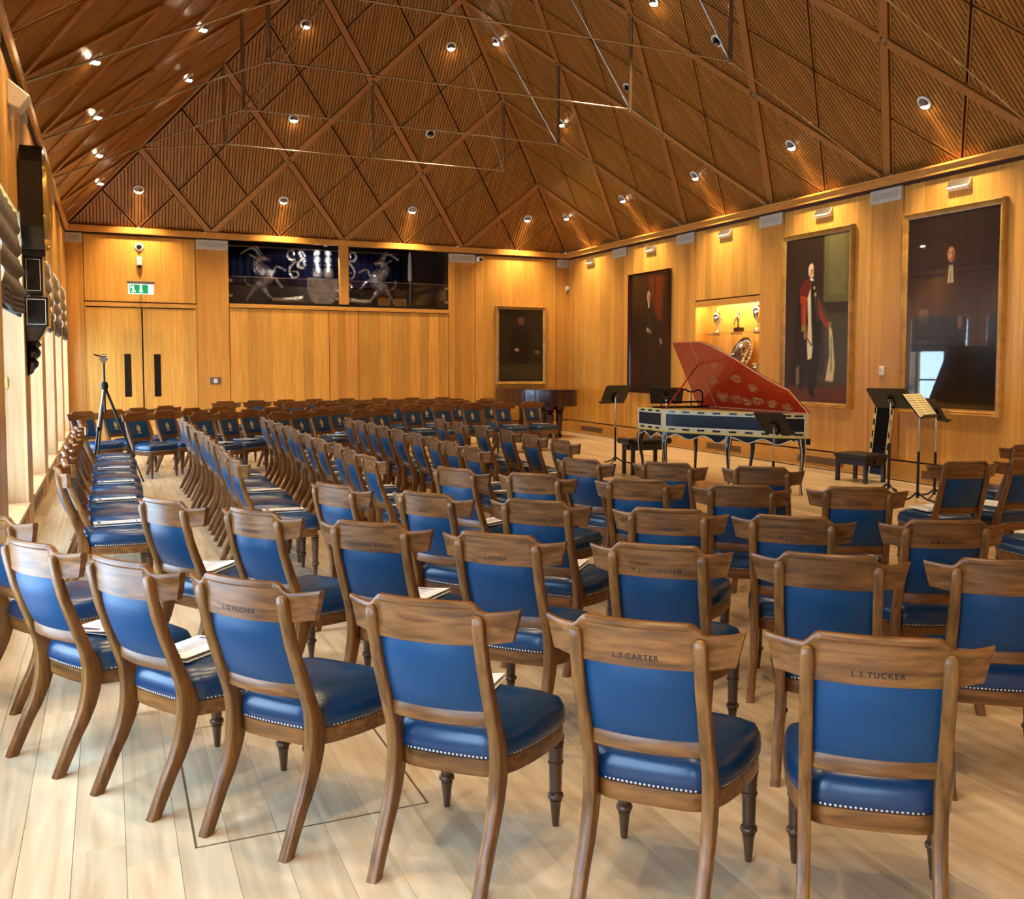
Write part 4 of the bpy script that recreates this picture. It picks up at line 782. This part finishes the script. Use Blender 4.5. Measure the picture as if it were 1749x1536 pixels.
# ------------------------------------------------------------------ harpsichord
hx, hy = -2.85, -10.7
hp = thing('harpsichord', 'harpsichord with raised vermilion lid, marbled case and black panels', 'harpsichord', (hx, hy, 0))
ZB, ZC = .72, 1.0
SP = -2.30; YK, YT = -9.50, -12.03
bent = [Vector((-3.32, -10.22, 0)), Vector((-3.26, -10.45, 0)), Vector((-3.08, -10.85, 0)), Vector((-2.86, -11.25, 0)), Vector((-2.70, -11.58, 0)), Vector((-2.62, -11.80, 0))]
bent = smoothpts(bent, 2)
outline = [Vector((SP, YK, 0)), Vector((-3.32, YK, 0))] + bent + [Vector((SP, YT, 0))]
def off(path, z): return [(p.x, p.y, z) for p in path]
part('case', MB().prism(off(outline, ZB), (0, 0, ZC - ZB)), M_MARBLE, hp)
def strip(name, path, z0, z1, d, mat, parent=hp):  # board proud of the case side along a path (outside is on its left)
    rings = []
    for i, p in enumerate(path):
        tdir = (path[min(i + 1, len(path) - 1)] - path[max(i - 1, 0)]).normalized(); n = Vector((tdir.y, -tdir.x, 0))
        q = p + n * d; p0 = p - n * .004; rings.append([(p0.x, p0.y, z0), (q.x, q.y, z0), (q.x, q.y, z1), (p0.x, p0.y, z1)])
    return part(name, MB().loft(rings), mat, parent)
def sub(path, a, b, n=14):                         # piece of a path between arc lengths a and b
    ls = [0]; 
    for p, q in zip(path, path[1:]): ls.append(ls[-1] + (q - p).length)
    out = []
    for k in range(n + 1):
        s = a + (b - a) * k / n; i = max(j for j in range(len(ls) - 1) if ls[j] <= s + 1e-9); u = (s - ls[i]) / max(1e-9, ls[i + 1] - ls[i]); out.append(path[i].lerp(path[i + 1], u))
    return out
def plen(p): return sum((b - a).length for a, b in zip(p, p[1:]))
faces = [[outline[1], bent[0]], bent, [bent[-1], Vector((SP, YT, 0))]]
faces = [[f[k] for k in range(len(f))][::-1] for f in faces]   # reversed so that the left side points outward
mb_d = []
for f in faces:
    L_ = plen(f); bd = .045
    strip('case_panel', sub(f, bd + .01, L_ - bd - .01), ZB + .062, ZC - .052, .004, M_NAVY)
    strip('panel_line', sub(f, bd, L_ - bd), ZB + .052, ZB + .062, .006, M_CREAM); strip('panel_line', sub(f, bd, L_ - bd), ZC - .052, ZC - .042, .006, M_CREAM)
    for s0 in (bd, L_ - bd - .01): strip('panel_line', sub(f, s0, s0 + .01, 2), ZB + .052, ZC - .042, .006, M_CREAM)
    nd = max(2, int(L_ / .235))
    for i in range(nd):
        s0 = bd + (L_ - 2 * bd) * (i + .5) / nd
        for z0 in (ZB + .014, ZC - .034): strip('lozenge', sub(f, s0 - .055, s0 + .055, 4), z0 - .001, z0 + .024, .003, M_BLACK)
    strip('plinth_moulding', sub(f, 0, L_), ZB - .02, ZB + .004, .03, M_YELLOW); strip('top_moulding', sub(f, 0, L_), ZC - .004, ZC + .012, .008, M_YELLOW)
part('soundboard', MB().prism(off([p.lerp(Vector((-2.75, -10.6, 0)), .03) for p in outline], ZC + .001), (0, 0, .006)), M_OAKT, hp)
part('nameboard', bx(-3.28, SP - .04, -9.86, -9.83, ZC, ZC + .03), M_BLACK, hp)
# lid: hinged on the spine, leaning over the case
LA = math.radians(26); w_of = lambda x: SP - x
def lid_pt(x, y, h=0): w = w_of(x); return Vector((SP - w * math.sin(LA) + h * math.cos(LA), y, ZC + .015 + w * math.cos(LA) + h * math.sin(LA)))
lo = [outline[0] + Vector((.0, .0, 0))] + outline[1:]
lid = part('lid', MB().prism([lid_pt(p.x, p.y) for p in lo], Vector((math.cos(LA), 0, math.sin(LA))) * .018), M_BLACK, hp)
part('lid_lining', MB().prism([lid_pt(p.x, p.y, -.002) for p in lo], Vector((math.cos(LA), 0, math.sin(LA))) * -.003), M_RED, lid)
def lidline(pts, w=.018, m=M_REDLINE, name='lid_line'):
    part(name, MB().tube([lid_pt(x, y, -.006) for x, y in pts], w / 2, 6), m, lid)
lidline([(p.x, p.y) for p in lo] + [(lo[0].x, lo[0].y)]); lidline([(SP - .01, -9.98), (-3.31, -9.98)])
M_LIDGOLD = plain('lid_gold_paint', S(206, 138, 74), .35)
def flourish(cx, cy, s, seed):                     # painted gilt scrollwork on the lining
    r = random.Random(seed); mb = MB()
    for _ in range(7):
        a0 = r.uniform(0, 6.28); pts = []
        for i in range(10): t = i / 9; rad = s * (1.25 - .95 * t); a = a0 + t * r.choice((3, 4, -3.5)); pts.append(lid_pt(cx + rad * math.sin(a) * .5 + r.uniform(-.2, .2) * s * 0 , cy + rad * math.cos(a), -.0055))
        mb.tube(pts, [.002 + .0035 * math.sin(i / 9 * PI) for i in range(10)], 5, .4)
    for _ in range(6):
        a, d = r.uniform(0, 6.28), r.uniform(.2, 1) * s; p = lid_pt(cx + d * math.sin(a) * .5, cy + d * math.cos(a), -.0055); mb.lathe([(0, -.002), (.006, 0), (0, .002)], p, 6, Vector((math.cos(LA), 0, math.sin(LA))))
    part('gilt_flourish', mb, M_LIDGOLD, lid)
for i, (cx, cy, s) in enumerate([(-2.48, -10.25, .14), (-2.75, -10.2, .12), (-2.45, -10.55, .12), (-2.42, -10.8, .10), (-2.78, -10.75, .12), (-2.42, -11.05, .12), (-2.62, -11.05, .10), (-2.40, -11.35, .10), (-2.38, -11.65, .10), (-2.95, -10.35, .08)]): flourish(cx, cy, s, i)
part('lid_stick', MB().tube([(-3.27, -10.2, ZC + .01), tuple(lid_pt(-2.98, -9.98, -.02))], .011, 6), M_RED, hp)
md = part('music_desk', MB().tube(smoothpts([(-3.2, -9.95, ZC + .01), (-3.2, -10.0, ZC + .20), (-3.13, -10.0, ZC + .27), (-3.0, -10.0, ZC + .22), (-2.87, -10.0, ZC + .28), (-2.74, -10.0, ZC + .22), (-2.61, -10.0, ZC + .27), (-2.54, -10.0, ZC + .20), (-2.54, -9.95, ZC + .01)], 1), .012, 6).box(-3.2, -2.54, -10.01, -9.99, ZC + .08, ZC + .105).box(-3.2, -2.54, -9.98, -9.94, ZC + .006, ZC + .03).tube([(-3.0, -10.0, ZC + .02), (-3.0, -10.0, ZC + .22)], .01, 6).tube([(-2.74, -10.0, ZC + .02), (-2.74, -10.0, ZC + .22)], .01, 6), M_BLACK, hp)
kb = part('keyboard', bx(-3.24, SP - .08, -9.70, -9.52, ZC - .10, ZC - .06), M_BLACK, hp)
# trestle stand with cabriole legs
def apron(path, seed):
    L_ = plen(path); n = 40; mb = MB(); ln = []
    rings = []
    for p, i in zip(sub(path, .0, L_, n), range(n + 1)):
        u = i / n; z = .70 - .055 - .030 * math.cos(u * 2 * PI * max(1, round(L_ / .45))) - (.02 if abs(u - .5) < .03 else 0); rings.append([(p.x, p.y, .70), (p.x, p.y, z)]); ln.append((p.x, p.y, z))
    rings2 = [[a, b, (b[0] + .012, b[1] - .0, b[2]), (a[0] + .012, a[1], a[2])] for a, b in rings]
    ap = part('apron', mb.loft(rings2), M_NAVY, hp); part('apron_line', MB().tube([(x - .004, y - .004, z) for x, y, z in ln], .007, 6), M_CREAM, ap)
for f in faces: apron([p + Vector((.02, .0, 0)) for p in f], 1)
def cab(x, y, dx, dy, lab=True):
    prof = [(.70, 0, .045), (.64, .004, .045), (.60, .02, .04), (.52, .035, .034), (.42, .028, .027), (.28, .0, .021), (.14, -.012, .018), (.05, .0, .018), (.02, .016, .022), (.0, .02, .016)]
    lg = part('leg', MB().tube([(x + dx * o, y + dy * o, z) for z, o, r in prof], [r for *_, r in prof], 8), M_BLACK, hp, smooth=50)
    for sg in (-1, 1):
        px_, py_ = -dy * sg, dx * sg
        part('leg_line', MB().tube([(x + dx * (o + r * .7) + px_ * r * .75, y + dy * (o + r * .7) + py_ * r * .75, z) for z, o, r in prof], .005, 5), M_CREAM, lg)
for a in ((-3.27, -9.56, -.7, .7), (-3.27, -10.22, -.9, -.4), (-2.88, -11.15, -.8, -.6), (-2.40, -12.02, -.1, -1), (-2.38, -9.56, .6, .8), (-2.36, -10.9, 1, 0)): cab(*a)
part('stand_frame', MB().prism(off([p.lerp(Vector((-2.75, -10.6, 0)), .05) for p in outline], .66), (0, 0, .04)), M_NAVY, hp)

# ------------------------------------------------------------------ benches, lockboard, stands
def bench(label, c, rz, w, d, h, rolled):
    t = thing('piano_bench', label, 'bench', (c[0], c[1], 0), rz)
    def L(n, mb, m, b=0, s=None):
        o = link(n, mb.mesh(n, m, smooth=s), t)
        if b: bv = o.modifiers.new('bevel', 'BEVEL'); bv.width = b; bv.segments = 3; bv.limit_method = 'ANGLE'
        return o
    L('seat', MB().loft([[(sx * (w / 2 - i), sy * (d / 2 - i), z) for sx, sy in ((-1, -1), (1, -1), (1, 1), (-1, 1))] for z, i in ((h - .07, .01), (h - .05, 0), (h - .02, .0), (h - .004, .02), (h, .05))]), M_BLACKSAT, .012, 60)
    L('frame', MB().box(-w / 2 + .02, w / 2 - .02, -d / 2 + .02, d / 2 - .02, h - .16, h - .07), M_BLACK, .004)
    for sx in (-1, 1):
        for sy in (-1, 1): L('leg', MB().box(sx * (w / 2 - .045) - .025, sx * (w / 2 - .045) + .025, sy * (d / 2 - .045) - .025, sy * (d / 2 - .045) + .025, 0, h - .15), M_BLACK, .004)
        L('height_knob', MB().lathe([(0, 0), (.03, 0), (.032, .02), (.012, .03), (.012, .045), (0, .045)], (sx * (w / 2 - .02), 0, h - .115), 14, (sx, 0, 0)), M_BLACK, 0, 50)
        if rolled: L('rolled_end', MB().lathe([(0, -d / 2 - .01), (.045, -d / 2), (.05, 0), (.045, d / 2), (0, d / 2 + .01)], (sx * (w / 2 + .01), 0, h - .03), 16, (0, 1, 0)), M_BLACKSAT, 0, 50)
    return t
bench('black leather roll-ended bench behind the harpsichord keyboard', (-2.98, -9.10), 0, .62, .36, .52, True)
bench('low black padded bench against the portrait wall', (-.68, -11.15), PI / 2 + .1, .60, .44, .40, False)
t = thing('lockboard', 'marbled black-panelled board propped upright against the wall', 'board', (-.2, -11.0, 0)); 
R = Matrix.Translation((-.25, -10.98, 0)) @ Matrix.Rotation(.13, 4, 'Y') @ Matrix.Rotation(math.radians(-62), 4, 'Z')
def rb(n, x0, x1, y0, y1, z0, z1, m): mb = bx(x0, x1, y0, y1, z0, z1); mb.v = [tuple(R @ Vector(v)) for v in mb.v]; return part(n, mb, m, t)
rb('board', -.14, .14, 0, .02, .01, 1.10, M_MARBLE); rb('panel', -.095, .095, -.004, 0, .06, 1.05, M_NAVY)
for i in range(6):
    for sx in (-1, 1): rb('lozenge', sx * .12 - .012, sx * .12 + .012, -.003, 0, .08 + i * .17, .17 + i * .17, M_BLACK)
def stand(label, base, top, tilt, face, dw, dh, sheet=False, seated=False):
    t = thing('music_stand', label, 'music stand', (base[0], base[1], 0), math.radians(face), 'music stands')   # local: reader looks along +y, desk back faces +y
    def L(n, mb, m, p=t, s=None): return link(n, mb.mesh(n, m, smooth=s), p)
    L('lower_tube', MB().lathe([(0, .05), (.017, .05), (.017, top * .52), (.012, top * .53), (0, top * .53)], (0, 0, 0), 12), M_BLACKM, t, 40)
    L('upper_tube', MB().lathe([(0, top * .5), (.009, top * .5), (.009, top - .06), (0, top - .06)], (0, 0, 0), 12), M_CHROME, t, 40)
    for k in range(3):
        a = k * 2 * PI / 3 + .5; L('foot', MB().tube([(0, 0, .12), (.10 * math.cos(a), .10 * math.sin(a), .05), (.26 * math.cos(a), .26 * math.sin(a), .012)], [.014, .012, .010], 8, .6), M_BLACKM)
    a = math.radians(tilt); R = Matrix.Translation((0, 0, top)) @ Matrix.Rotation(-a, 4, 'X')      # desk plane leans back
    def D(n, mb, m, p=t): mb.v = [tuple(R @ Vector(v)) for v in mb.v]; return L(n, mb, m, p)
    d = D('desk', MB().prism([(-dw / 2 + .02, 0, -dh / 2), (dw / 2 - .02, 0, -dh / 2), (dw / 2, 0, dh / 2 - .03), (dw / 2 - .03, 0, dh / 2), (-dw / 2 + .03, 0, dh / 2), (-dw / 2, 0, dh / 2 - .03)], (0, .004, 0)), M_BLACKM)
    D('ledge', MB().box(-dw / 2 + .02, dw / 2 - .02, -.06, .004, -dh / 2, -dh / 2 + .006), M_BLACKM, d)
    D('hinge', MB().box(-.035, .035, .004, .03, -dh / 2 + .06, .02).lathe([(0, 0), (.016, 0), (.016, .02), (0, .024)], (0, .03, -dh / 2 + .05), 10, (0, 1, 0)), M_BLACK, d); D('hinge_bolt', MB().lathe([(0, 0), (.01, 0), (.008, .008), (0, .008)], (0, .054, -dh / 2 + .05), 10, (0, 1, 0)), M_CHROME, d)
    if sheet:
        p = Matrix.Rotation(math.radians(face), 4, 'Z') @ (R @ Vector((0, -.006, -dh / 2 + .012)))
        s = thing('sheet_music', 'open yellowed sheet music on the stand before glazed portrait', 'sheet music', (base[0] + p.x, base[1] + p.y, p.z), math.radians(face))
        org = R @ Vector((0, -.006, -dh / 2 + .012))
        def SD(n, mb, m, pp): mb.v = [tuple((R @ Vector(v)) - org) for v in mb.v]; return link(n, mb.mesh(n, m), pp)
        for sx in (-1, 1):
            pg = SD('page', MB().prism([(0, -.008, -dh / 2 + .012), (sx * .235, -.012, -dh / 2 + .012), (sx * .235, -.012, -dh / 2 + .35), (0, -.008, -dh / 2 + .35)][::sx], (0, -.002, 0)), M_SHEET, s)
            mb = MB()
            for i in range(9):
                for j in range(3): z = -dh / 2 + .04 + i * .034 + j * .005; mb.poly([(sx * .02, -.0112, z), (sx * .215, -.0148, z), (sx * .215, -.0148, z + .0016), (sx * .02, -.0112, z + .0016)])
            SD('staves', mb, M_INK, pg)
    return t
stand('tall black music stand standing by the keyboard end bench', (-2.73, -7.70), 1.13, 30, 195, .56, .34)
stand('black music stand half hidden behind the harpsichord case', (-2.42, -8.78), 1.14, 42, 150, .52, .34)
stand('low black music stand in front of the harpsichord tail', (-3.12, -12.42), .93, 46, 112, .42, .38)
stand('black music stand with wide tilted desk beside the low bench', (-1.22, -12.28), 1.20, 50, 115, .54, .40)
stand('music stand carrying yellowed sheet music before the glazed portrait', (-1.52, -13.08), 1.14, 40, 20, .50, .36, True)
stand('plain black music stand behind the one with sheet music', (-1.12, -12.95), 1.08, 30, 60, .48, .32)

# ------------------------------------------------------------------ grand piano in the corner
gp = thing('grand_piano', 'closed dark rosewood grand piano with turned legs in the corner', 'piano', (-1.4, -1.5, 0))
pl = [(p.x, p.y) for p in smoothpts([(-1.05, -.40, 0), (-1.0, -.9, 0), (-.98, -1.6, 0), (-1.04, -2.15, 0), (-1.28, -2.46, 0), (-1.75, -2.46, 0), (-2.2, -2.3, 0), (-2.5, -2.0, 0)], 2)]; pl = [(-.70 + (x + .98) * .823, y) for x, y in [(-2.60, -1.75), (-2.60, -.40)] + pl]
part('case', MB().prism([(x, y, .70) for x, y in pl], (0, 0, .34)), M_ROSEWOOD, gp, smooth=30); part('lid', MB().prism([(x + (x + 1.4) * .015, y + (y + 1.4) * .015, 1.043) for x, y in pl], (0, 0, .022)), M_ROSEWOOD, gp, bevel=.006)
part('fallboard', bx(-2.0, -.8, -.40, -.28, .72, .98), M_ROSEWOOD, gp, bevel=.01); part('keyslip', bx(-2.0, -.8, -.28, -.14, .68, .74), M_ROSEWOOD, gp)
for x, y in ((-1.46, -2.22), (-1.22, -2.18), (-1.9, -.60), (-.9, -.60)):
    lg = part('leg', MB().lathe([(0, .12), (.045, .12), (.055, .16), (.05, .2), (.07, .36), (.085, .52), (.06, .54), (.095, .56), (.095, .58), (.07, .60), (.11, .62), (.12, .70), (0, .70)], (x, y, 0), 10), M_ROSEWOOD, gp, smooth=35)
    part('caster', MB().lathe([(0, -.03), (.05, -.03), (.05, .03), (0, .03)], (x, y, .05), 14, (1, .3, 0)).box(x - .03, x + .03, y - .03, y + .03, .04, .13), M_BLACKM, lg)
part('pedal_lyre', MB().box(-1.55, -1.49, -.75, -.65, .12, .7).box(-1.31, -1.25, -.75, -.65, .12, .7).box(-1.6, -1.2, -.8, -.6, .08, .14), M_ROSEWOOD, gp)

# ------------------------------------------------------------------ tripod by the windows
cx, cy = -10.14, -7.35
t = thing('camera_tripod', 'black and silver camera tripod standing among chairs by the windows', 'tripod', (cx, cy, 0)); ap = Vector((cx, cy, 1.30))
part('column', MB().tube([(cx, cy, .95), (cx, cy, 1.60)], .014, 10), M_BLACKM, t); part('collar', MB().lathe([(0, -.05), (.04, -.05), (.05, 0), (.035, .05), (0, .05)], ap, 12), M_BLACKM, t, smooth=40)
for k, (fx, fy) in enumerate(((-9.70, -7.30), (-10.33, -7.72), (-10.27, -6.93))):
    f = Vector((fx, fy, .015)); a = ap + (f - ap).normalized() * .04; m1 = a.lerp(f, .42); m2 = a.lerp(f, .75)
    lg = part('leg', MB().tube([a, m1], .017, 10), M_STEEL if k == 1 else M_BLACKM, t); part('leg_section', MB().tube([m1, m2], .013, 8), M_BLACKM, lg); part('leg_section', MB().tube([m2, f], .010, 8), M_BLACKM, lg)
    part('leg_clamp', MB().tube([m1 - (f - a) * .02, m1 + (f - a) * .02], .021, 8), M_BLACK, lg); part('rubber_foot', MB().lathe([(0, -.012), (.014, -.012), (.014, .02), (0, .02)], f, 8), M_BLACKSAT, lg)
part('pan_head', MB().box(cx - .03, cx + .03, cy - .03, cy + .03, 1.60, 1.67).lathe([(0, -.05), (.03, -.05), (.03, .05), (0, .05)], (cx, cy, 1.66), 12, (1, 0, 0)).box(cx - .04, cx + .04, cy - .05, cy + .05, 1.70, 1.715), M_STEEL, t); part('pan_handle', MB().tube([(cx, cy, 1.67), (cx - .12, cy - .05, 1.71)], .010, 8), M_BLACKM, t)

# ------------------------------------------------------------------ balcony: curtain, glass balustrade and glass coat of arms
t = thing('stage_curtain', 'deep blue pleated curtain hanging behind the glass arms', 'curtain', (-5.7, 2.2, 3.45)); rings = []
for i in range(121): x = -7.78 + 4.2 * i / 120; y = 2.2 + .03 * math.sin(i * 1.35) + .02 * math.sin(i * .5); rings.append([(x, y, 3.45), (x, y, 4.30)])
part('pleats', MB().loft(rings, closed=False), M_CURTAIN, t, smooth=70); part('curtain_rail', bx(-7.78, -3.56, 2.1, 2.14, 4.27, 4.30), M_STEEL, t)
for i, (x0, x1) in enumerate(((-7.77, -5.52), (-5.29, -3.05))):
    t = thing('glass_balustrade', 'clear glass balustrade pane in %s half of balcony opening' % ('the door-side', 'the piano-side')[i], 'balustrade', ((x0 + x1) / 2, .05, 2.85), 0, 'balcony balustrade panes')
    part('pane', bx(x0, x1, .045, .057, 2.90, 3.42), M_GLASS, t); part('top_edge', bx(x0, x1, .043, .059, 3.418, 3.424), M_STEEL, t)
    for x in (x0 + .02, x1 - .02):
        for z in (3.02, 3.33): part('clip', bx(x - .035, x + .035, .03, .07, z - .03, z + .03), M_STEEL, t)
    part('floor_channel', bx(x0, x1, .03, .075, 2.845, 2.90), M_BLACKM, t)
YS = .75
def PZ(u, v): u, v = 390 + u * .12, 405 + v * .12; return Vector((-7.43 + (u - 415) * .01235 * 1.01, YS, 4.13 - (v - 418) * .0124 + (u - 415) * .0006))
arms = thing('armorial_sculpture', 'clear glass coat of arms with two rearing goats and shield', 'sculpture', (-5.75, YS, 2.84))
def gtube(pts, rad, flip, dy=0, n=8, ry_=.8):
    c = PZ(1350, 0).x; out = []
    for p in smoothpts([PZ(*q) for q in pts], 2):
        if flip: p = Vector((2 * c - p.x, p.y, p.z + .02))
        p.y += dy; out.append(p)
    k = len(out); rr = [rad[0] + (rad[-1] - rad[0]) * i / (k - 1) if len(rad) == 2 else np.interp(i / (k - 1), np.linspace(0, 1, len(rad)), rad) for i in range(k)]
    return out, [float(r) for r in rr]
for flip in (0, 1):
    body = MB()
    def g(pts, rad, dy=0): o, r = gtube(pts, rad, flip, dy); body.tube(o, r, 9)
    g([(585, 300), (520, 285), (450, 270), (400, 330), (430, 420), (500, 480), (560, 540), (520, 600), (440, 640), (380, 680)], [.02, .06, .09, .10, .14, .17, .16, .15, .16, .09])
    g([(440, 650), (360, 720), (330, 790), (275, 840), (265, 900)], [.12, .075, .04, .03, .03]); g([(450, 660), (520, 720), (560, 800), (620, 860)], [.12, .07, .035, .03], .1)
    g([(560, 490), (650, 490), (665, 400), (720, 405), (820, 465)], [.09, .045, .032, .03, .034]); g([(560, 540), (630, 555), (700, 590), (740, 670), (785, 700)], [.09, .045, .032, .03, .03], .1)
    bo = part('goat', body, M_CRYSTAL, arms, smooth=60)
    for dy in (-.05, .05):
        o, r = gtube([(440, 250), (420, 190), (370, 135), (300, 140), (190, 215)], [.035, .03, .012], flip, dy); part('horn', MB().tube(o, r, 8), M_CRYSTAL, bo, smooth=60)
        o, r = gtube([(470, 240), (440, 160), (380, 100)], [.03, .008], flip, dy * 1.6); part('horn', MB().tube(o, r, 8), M_CRYSTAL, bo, smooth=60)
        o, r = gtube([(400, 290), (350, 250), (300, 215)], [.03, .008], flip, dy * 1.5); part('ear', MB().tube(o, r, 6), M_CRYSTAL, bo, smooth=60)
    o, r = gtube([(370, 690), (290, 670), (230, 610), (245, 530)], [.03, .018], flip); part('tail', MB().tube(o, r, 6), M_CRYSTAL, bo, smooth=60)
    for k in range(9):
        a = random.uniform(0, 1); o, r = gtube([(390 + a * 160, 340 + a * 180), (400 + a * 170, 380 + a * 180), (430 + a * 170, 390 + a * 190)], [.03, .01], flip, random.uniform(-.16, -.08)); part('fleece_tuft', MB().tube(o, r, 6), M_CRYSTAL, bo, smooth=60)
    mant = MB()
    for pts, rad in (([(960, 300), (880, 300), (830, 220), (880, 150), (940, 180), (930, 250)], [.05, .035, .03, .02]), ([(1100, 330), (1010, 230), (1010, 170), (1060, 180), (1100, 260)], [.05, .03, .025]), ([(960, 320), (880, 400), (860, 500), (930, 580), (1010, 540), (980, 470), (910, 480)], [.045, .03, .03, .02]), ([(1080, 420), (1000, 420), (990, 340), (1060, 290), (1100, 400)], [.06, .04, .04])):
        o, r = gtube(pts, rad, flip); mant.tube(o, r, 8)
    part('mantling', mant, M_CRYSTAL, arms, smooth=60)
    o, r = gtube([(620, 880), (850, 890), (1060, 870)], [.04, .06], flip); part('compartment', MB().tube(o, r, 8), M_CRYSTAL, arms, smooth=60)
c0 = PZ(1350, 0).x; sw = .33
shp = [(c0 - sw, YS, 3.50), (c0 + sw, YS, 3.50), (c0 + sw, YS, 3.2), (c0 + sw * .75, YS, 3.02), (c0 + sw * .3, YS, 2.90), (c0, YS, 2.86), (c0 - sw * .3, YS, 2.90), (c0 - sw * .75, YS, 3.02), (c0 - sw, YS, 3.2)]
sd = part('shield', MB().prism(shp, (0, .06, 0)), M_CRYSTAL, arms)
part('shield_rim', MB().tube([(x, YS - .005, z) for x, y, z in shp + shp[:1]], .018, 6), M_CRYSTAL, sd); mb = MB()
for k in range(4): mb.tube([(c0 - sw * .9 + k * .14, YS - .01, 3.46), (c0 - sw * .5 + k * .14, YS - .01, 3.22)], .012, 6)
mb.tube([(c0 - sw, YS - .01, 3.22), (c0 + sw, YS - .01, 3.24)], .014, 6)
for k in range(8): a = k * PI / 4; mb.tube([(c0 + .03 * math.cos(a), YS - .01, 3.08 + .03 * math.sin(a)), (c0 + .13 * math.cos(a), YS - .01, 3.08 + .10 * math.sin(a))], [.02, .006], 6)
part('charges', mb, M_CRYSTAL, sd)
for sg in (-1, 1):
    x = c0 + sg * .125; hm = part('helm', MB().lathe([(0, 0), (.10, 0), (.13, .08), (.11, .18), (.06, .25), (.10, .27), (.09, .30), (.0, .30)], (x, YS, 3.52), 14), M_CRYSTAL, arms, smooth=50)
    part('plume', MB().lathe([(0, 0), (.075, .02), (.095, .10), (.05, .17), (.085, .22), (.07, .29), (0, .31)], (x, YS, 3.83), 12), M_CRYSTAL, hm, smooth=50)
dl = thing('display_spot', 'small white spotlight on ceiling of the balcony recess', 'spotlight', (c0, .35, 4.25)); part('lamp_can', MB().lathe([(0, 0), (.035, 0), (.045, .10), (.04, .10), (0, .05)], (c0, .35, 4.28), 12, (0, .35, -1)), M_WHITE, dl); part('lamp_face', MB().lathe([(0, .055), (.036, .055), (0, .06)], (c0, .35, 4.28), 12, (0, .35, -1)), M_BULB, dl)
l = bpy.data.lights.new('display_beam', 'SPOT'); l.energy = 60; l.color = (1, .9, .8); l.spot_size = 2.6; l.shadow_soft_size = .04; link('display_beam', l, None, (c0, .38, 4.15)).rotation_euler = (.35, 0, 0)
for i, x in enumerate((-4.15, -3.75)):
    t = thing('filing_cabinet', 'dim wooden chest with metal pull in balcony recess, %s' % ('by the curtain', 'by the side wall')[i], 'cabinet', (x, 1.6 + i * .05, 2.84)); part('carcass', bx(x - .17, x + .17, 1.45 + i * .05, 1.8 + i * .05, 2.84, 3.32 + i * .06), M_RECESS, t, bevel=.005)
    part('drawer_front', bx(x - .15, x + .15, 1.44 + i * .05, 1.455 + i * .05, 2.88, 3.16), M_OAKP, t, bevel=.003); part('pull', bx(x - .04, x + .04, 1.42 + i * .05, 1.44 + i * .05, 3.0, 3.02), M_STEEL, t)
t = thing('flag_pole', 'pale furled banner pole standing at the curtain edge', 'banner', (-3.62, 1.1, 2.84)); part('pole', MB().tube([(-3.62, 1.1, 2.84), (-3.62, 1.1, 4.26)], .014, 8), M_STEEL, t); part('banner', MB().loft([[(-3.62 + r * math.cos(h), 1.1 + r * math.sin(h), z) for h in [k * PI / 4 for k in range(8)]] for z, r in ((3.55, .03), (3.6, .055), (3.9, .05), (4.22, .03))]), M_WHITE, t, smooth=50)
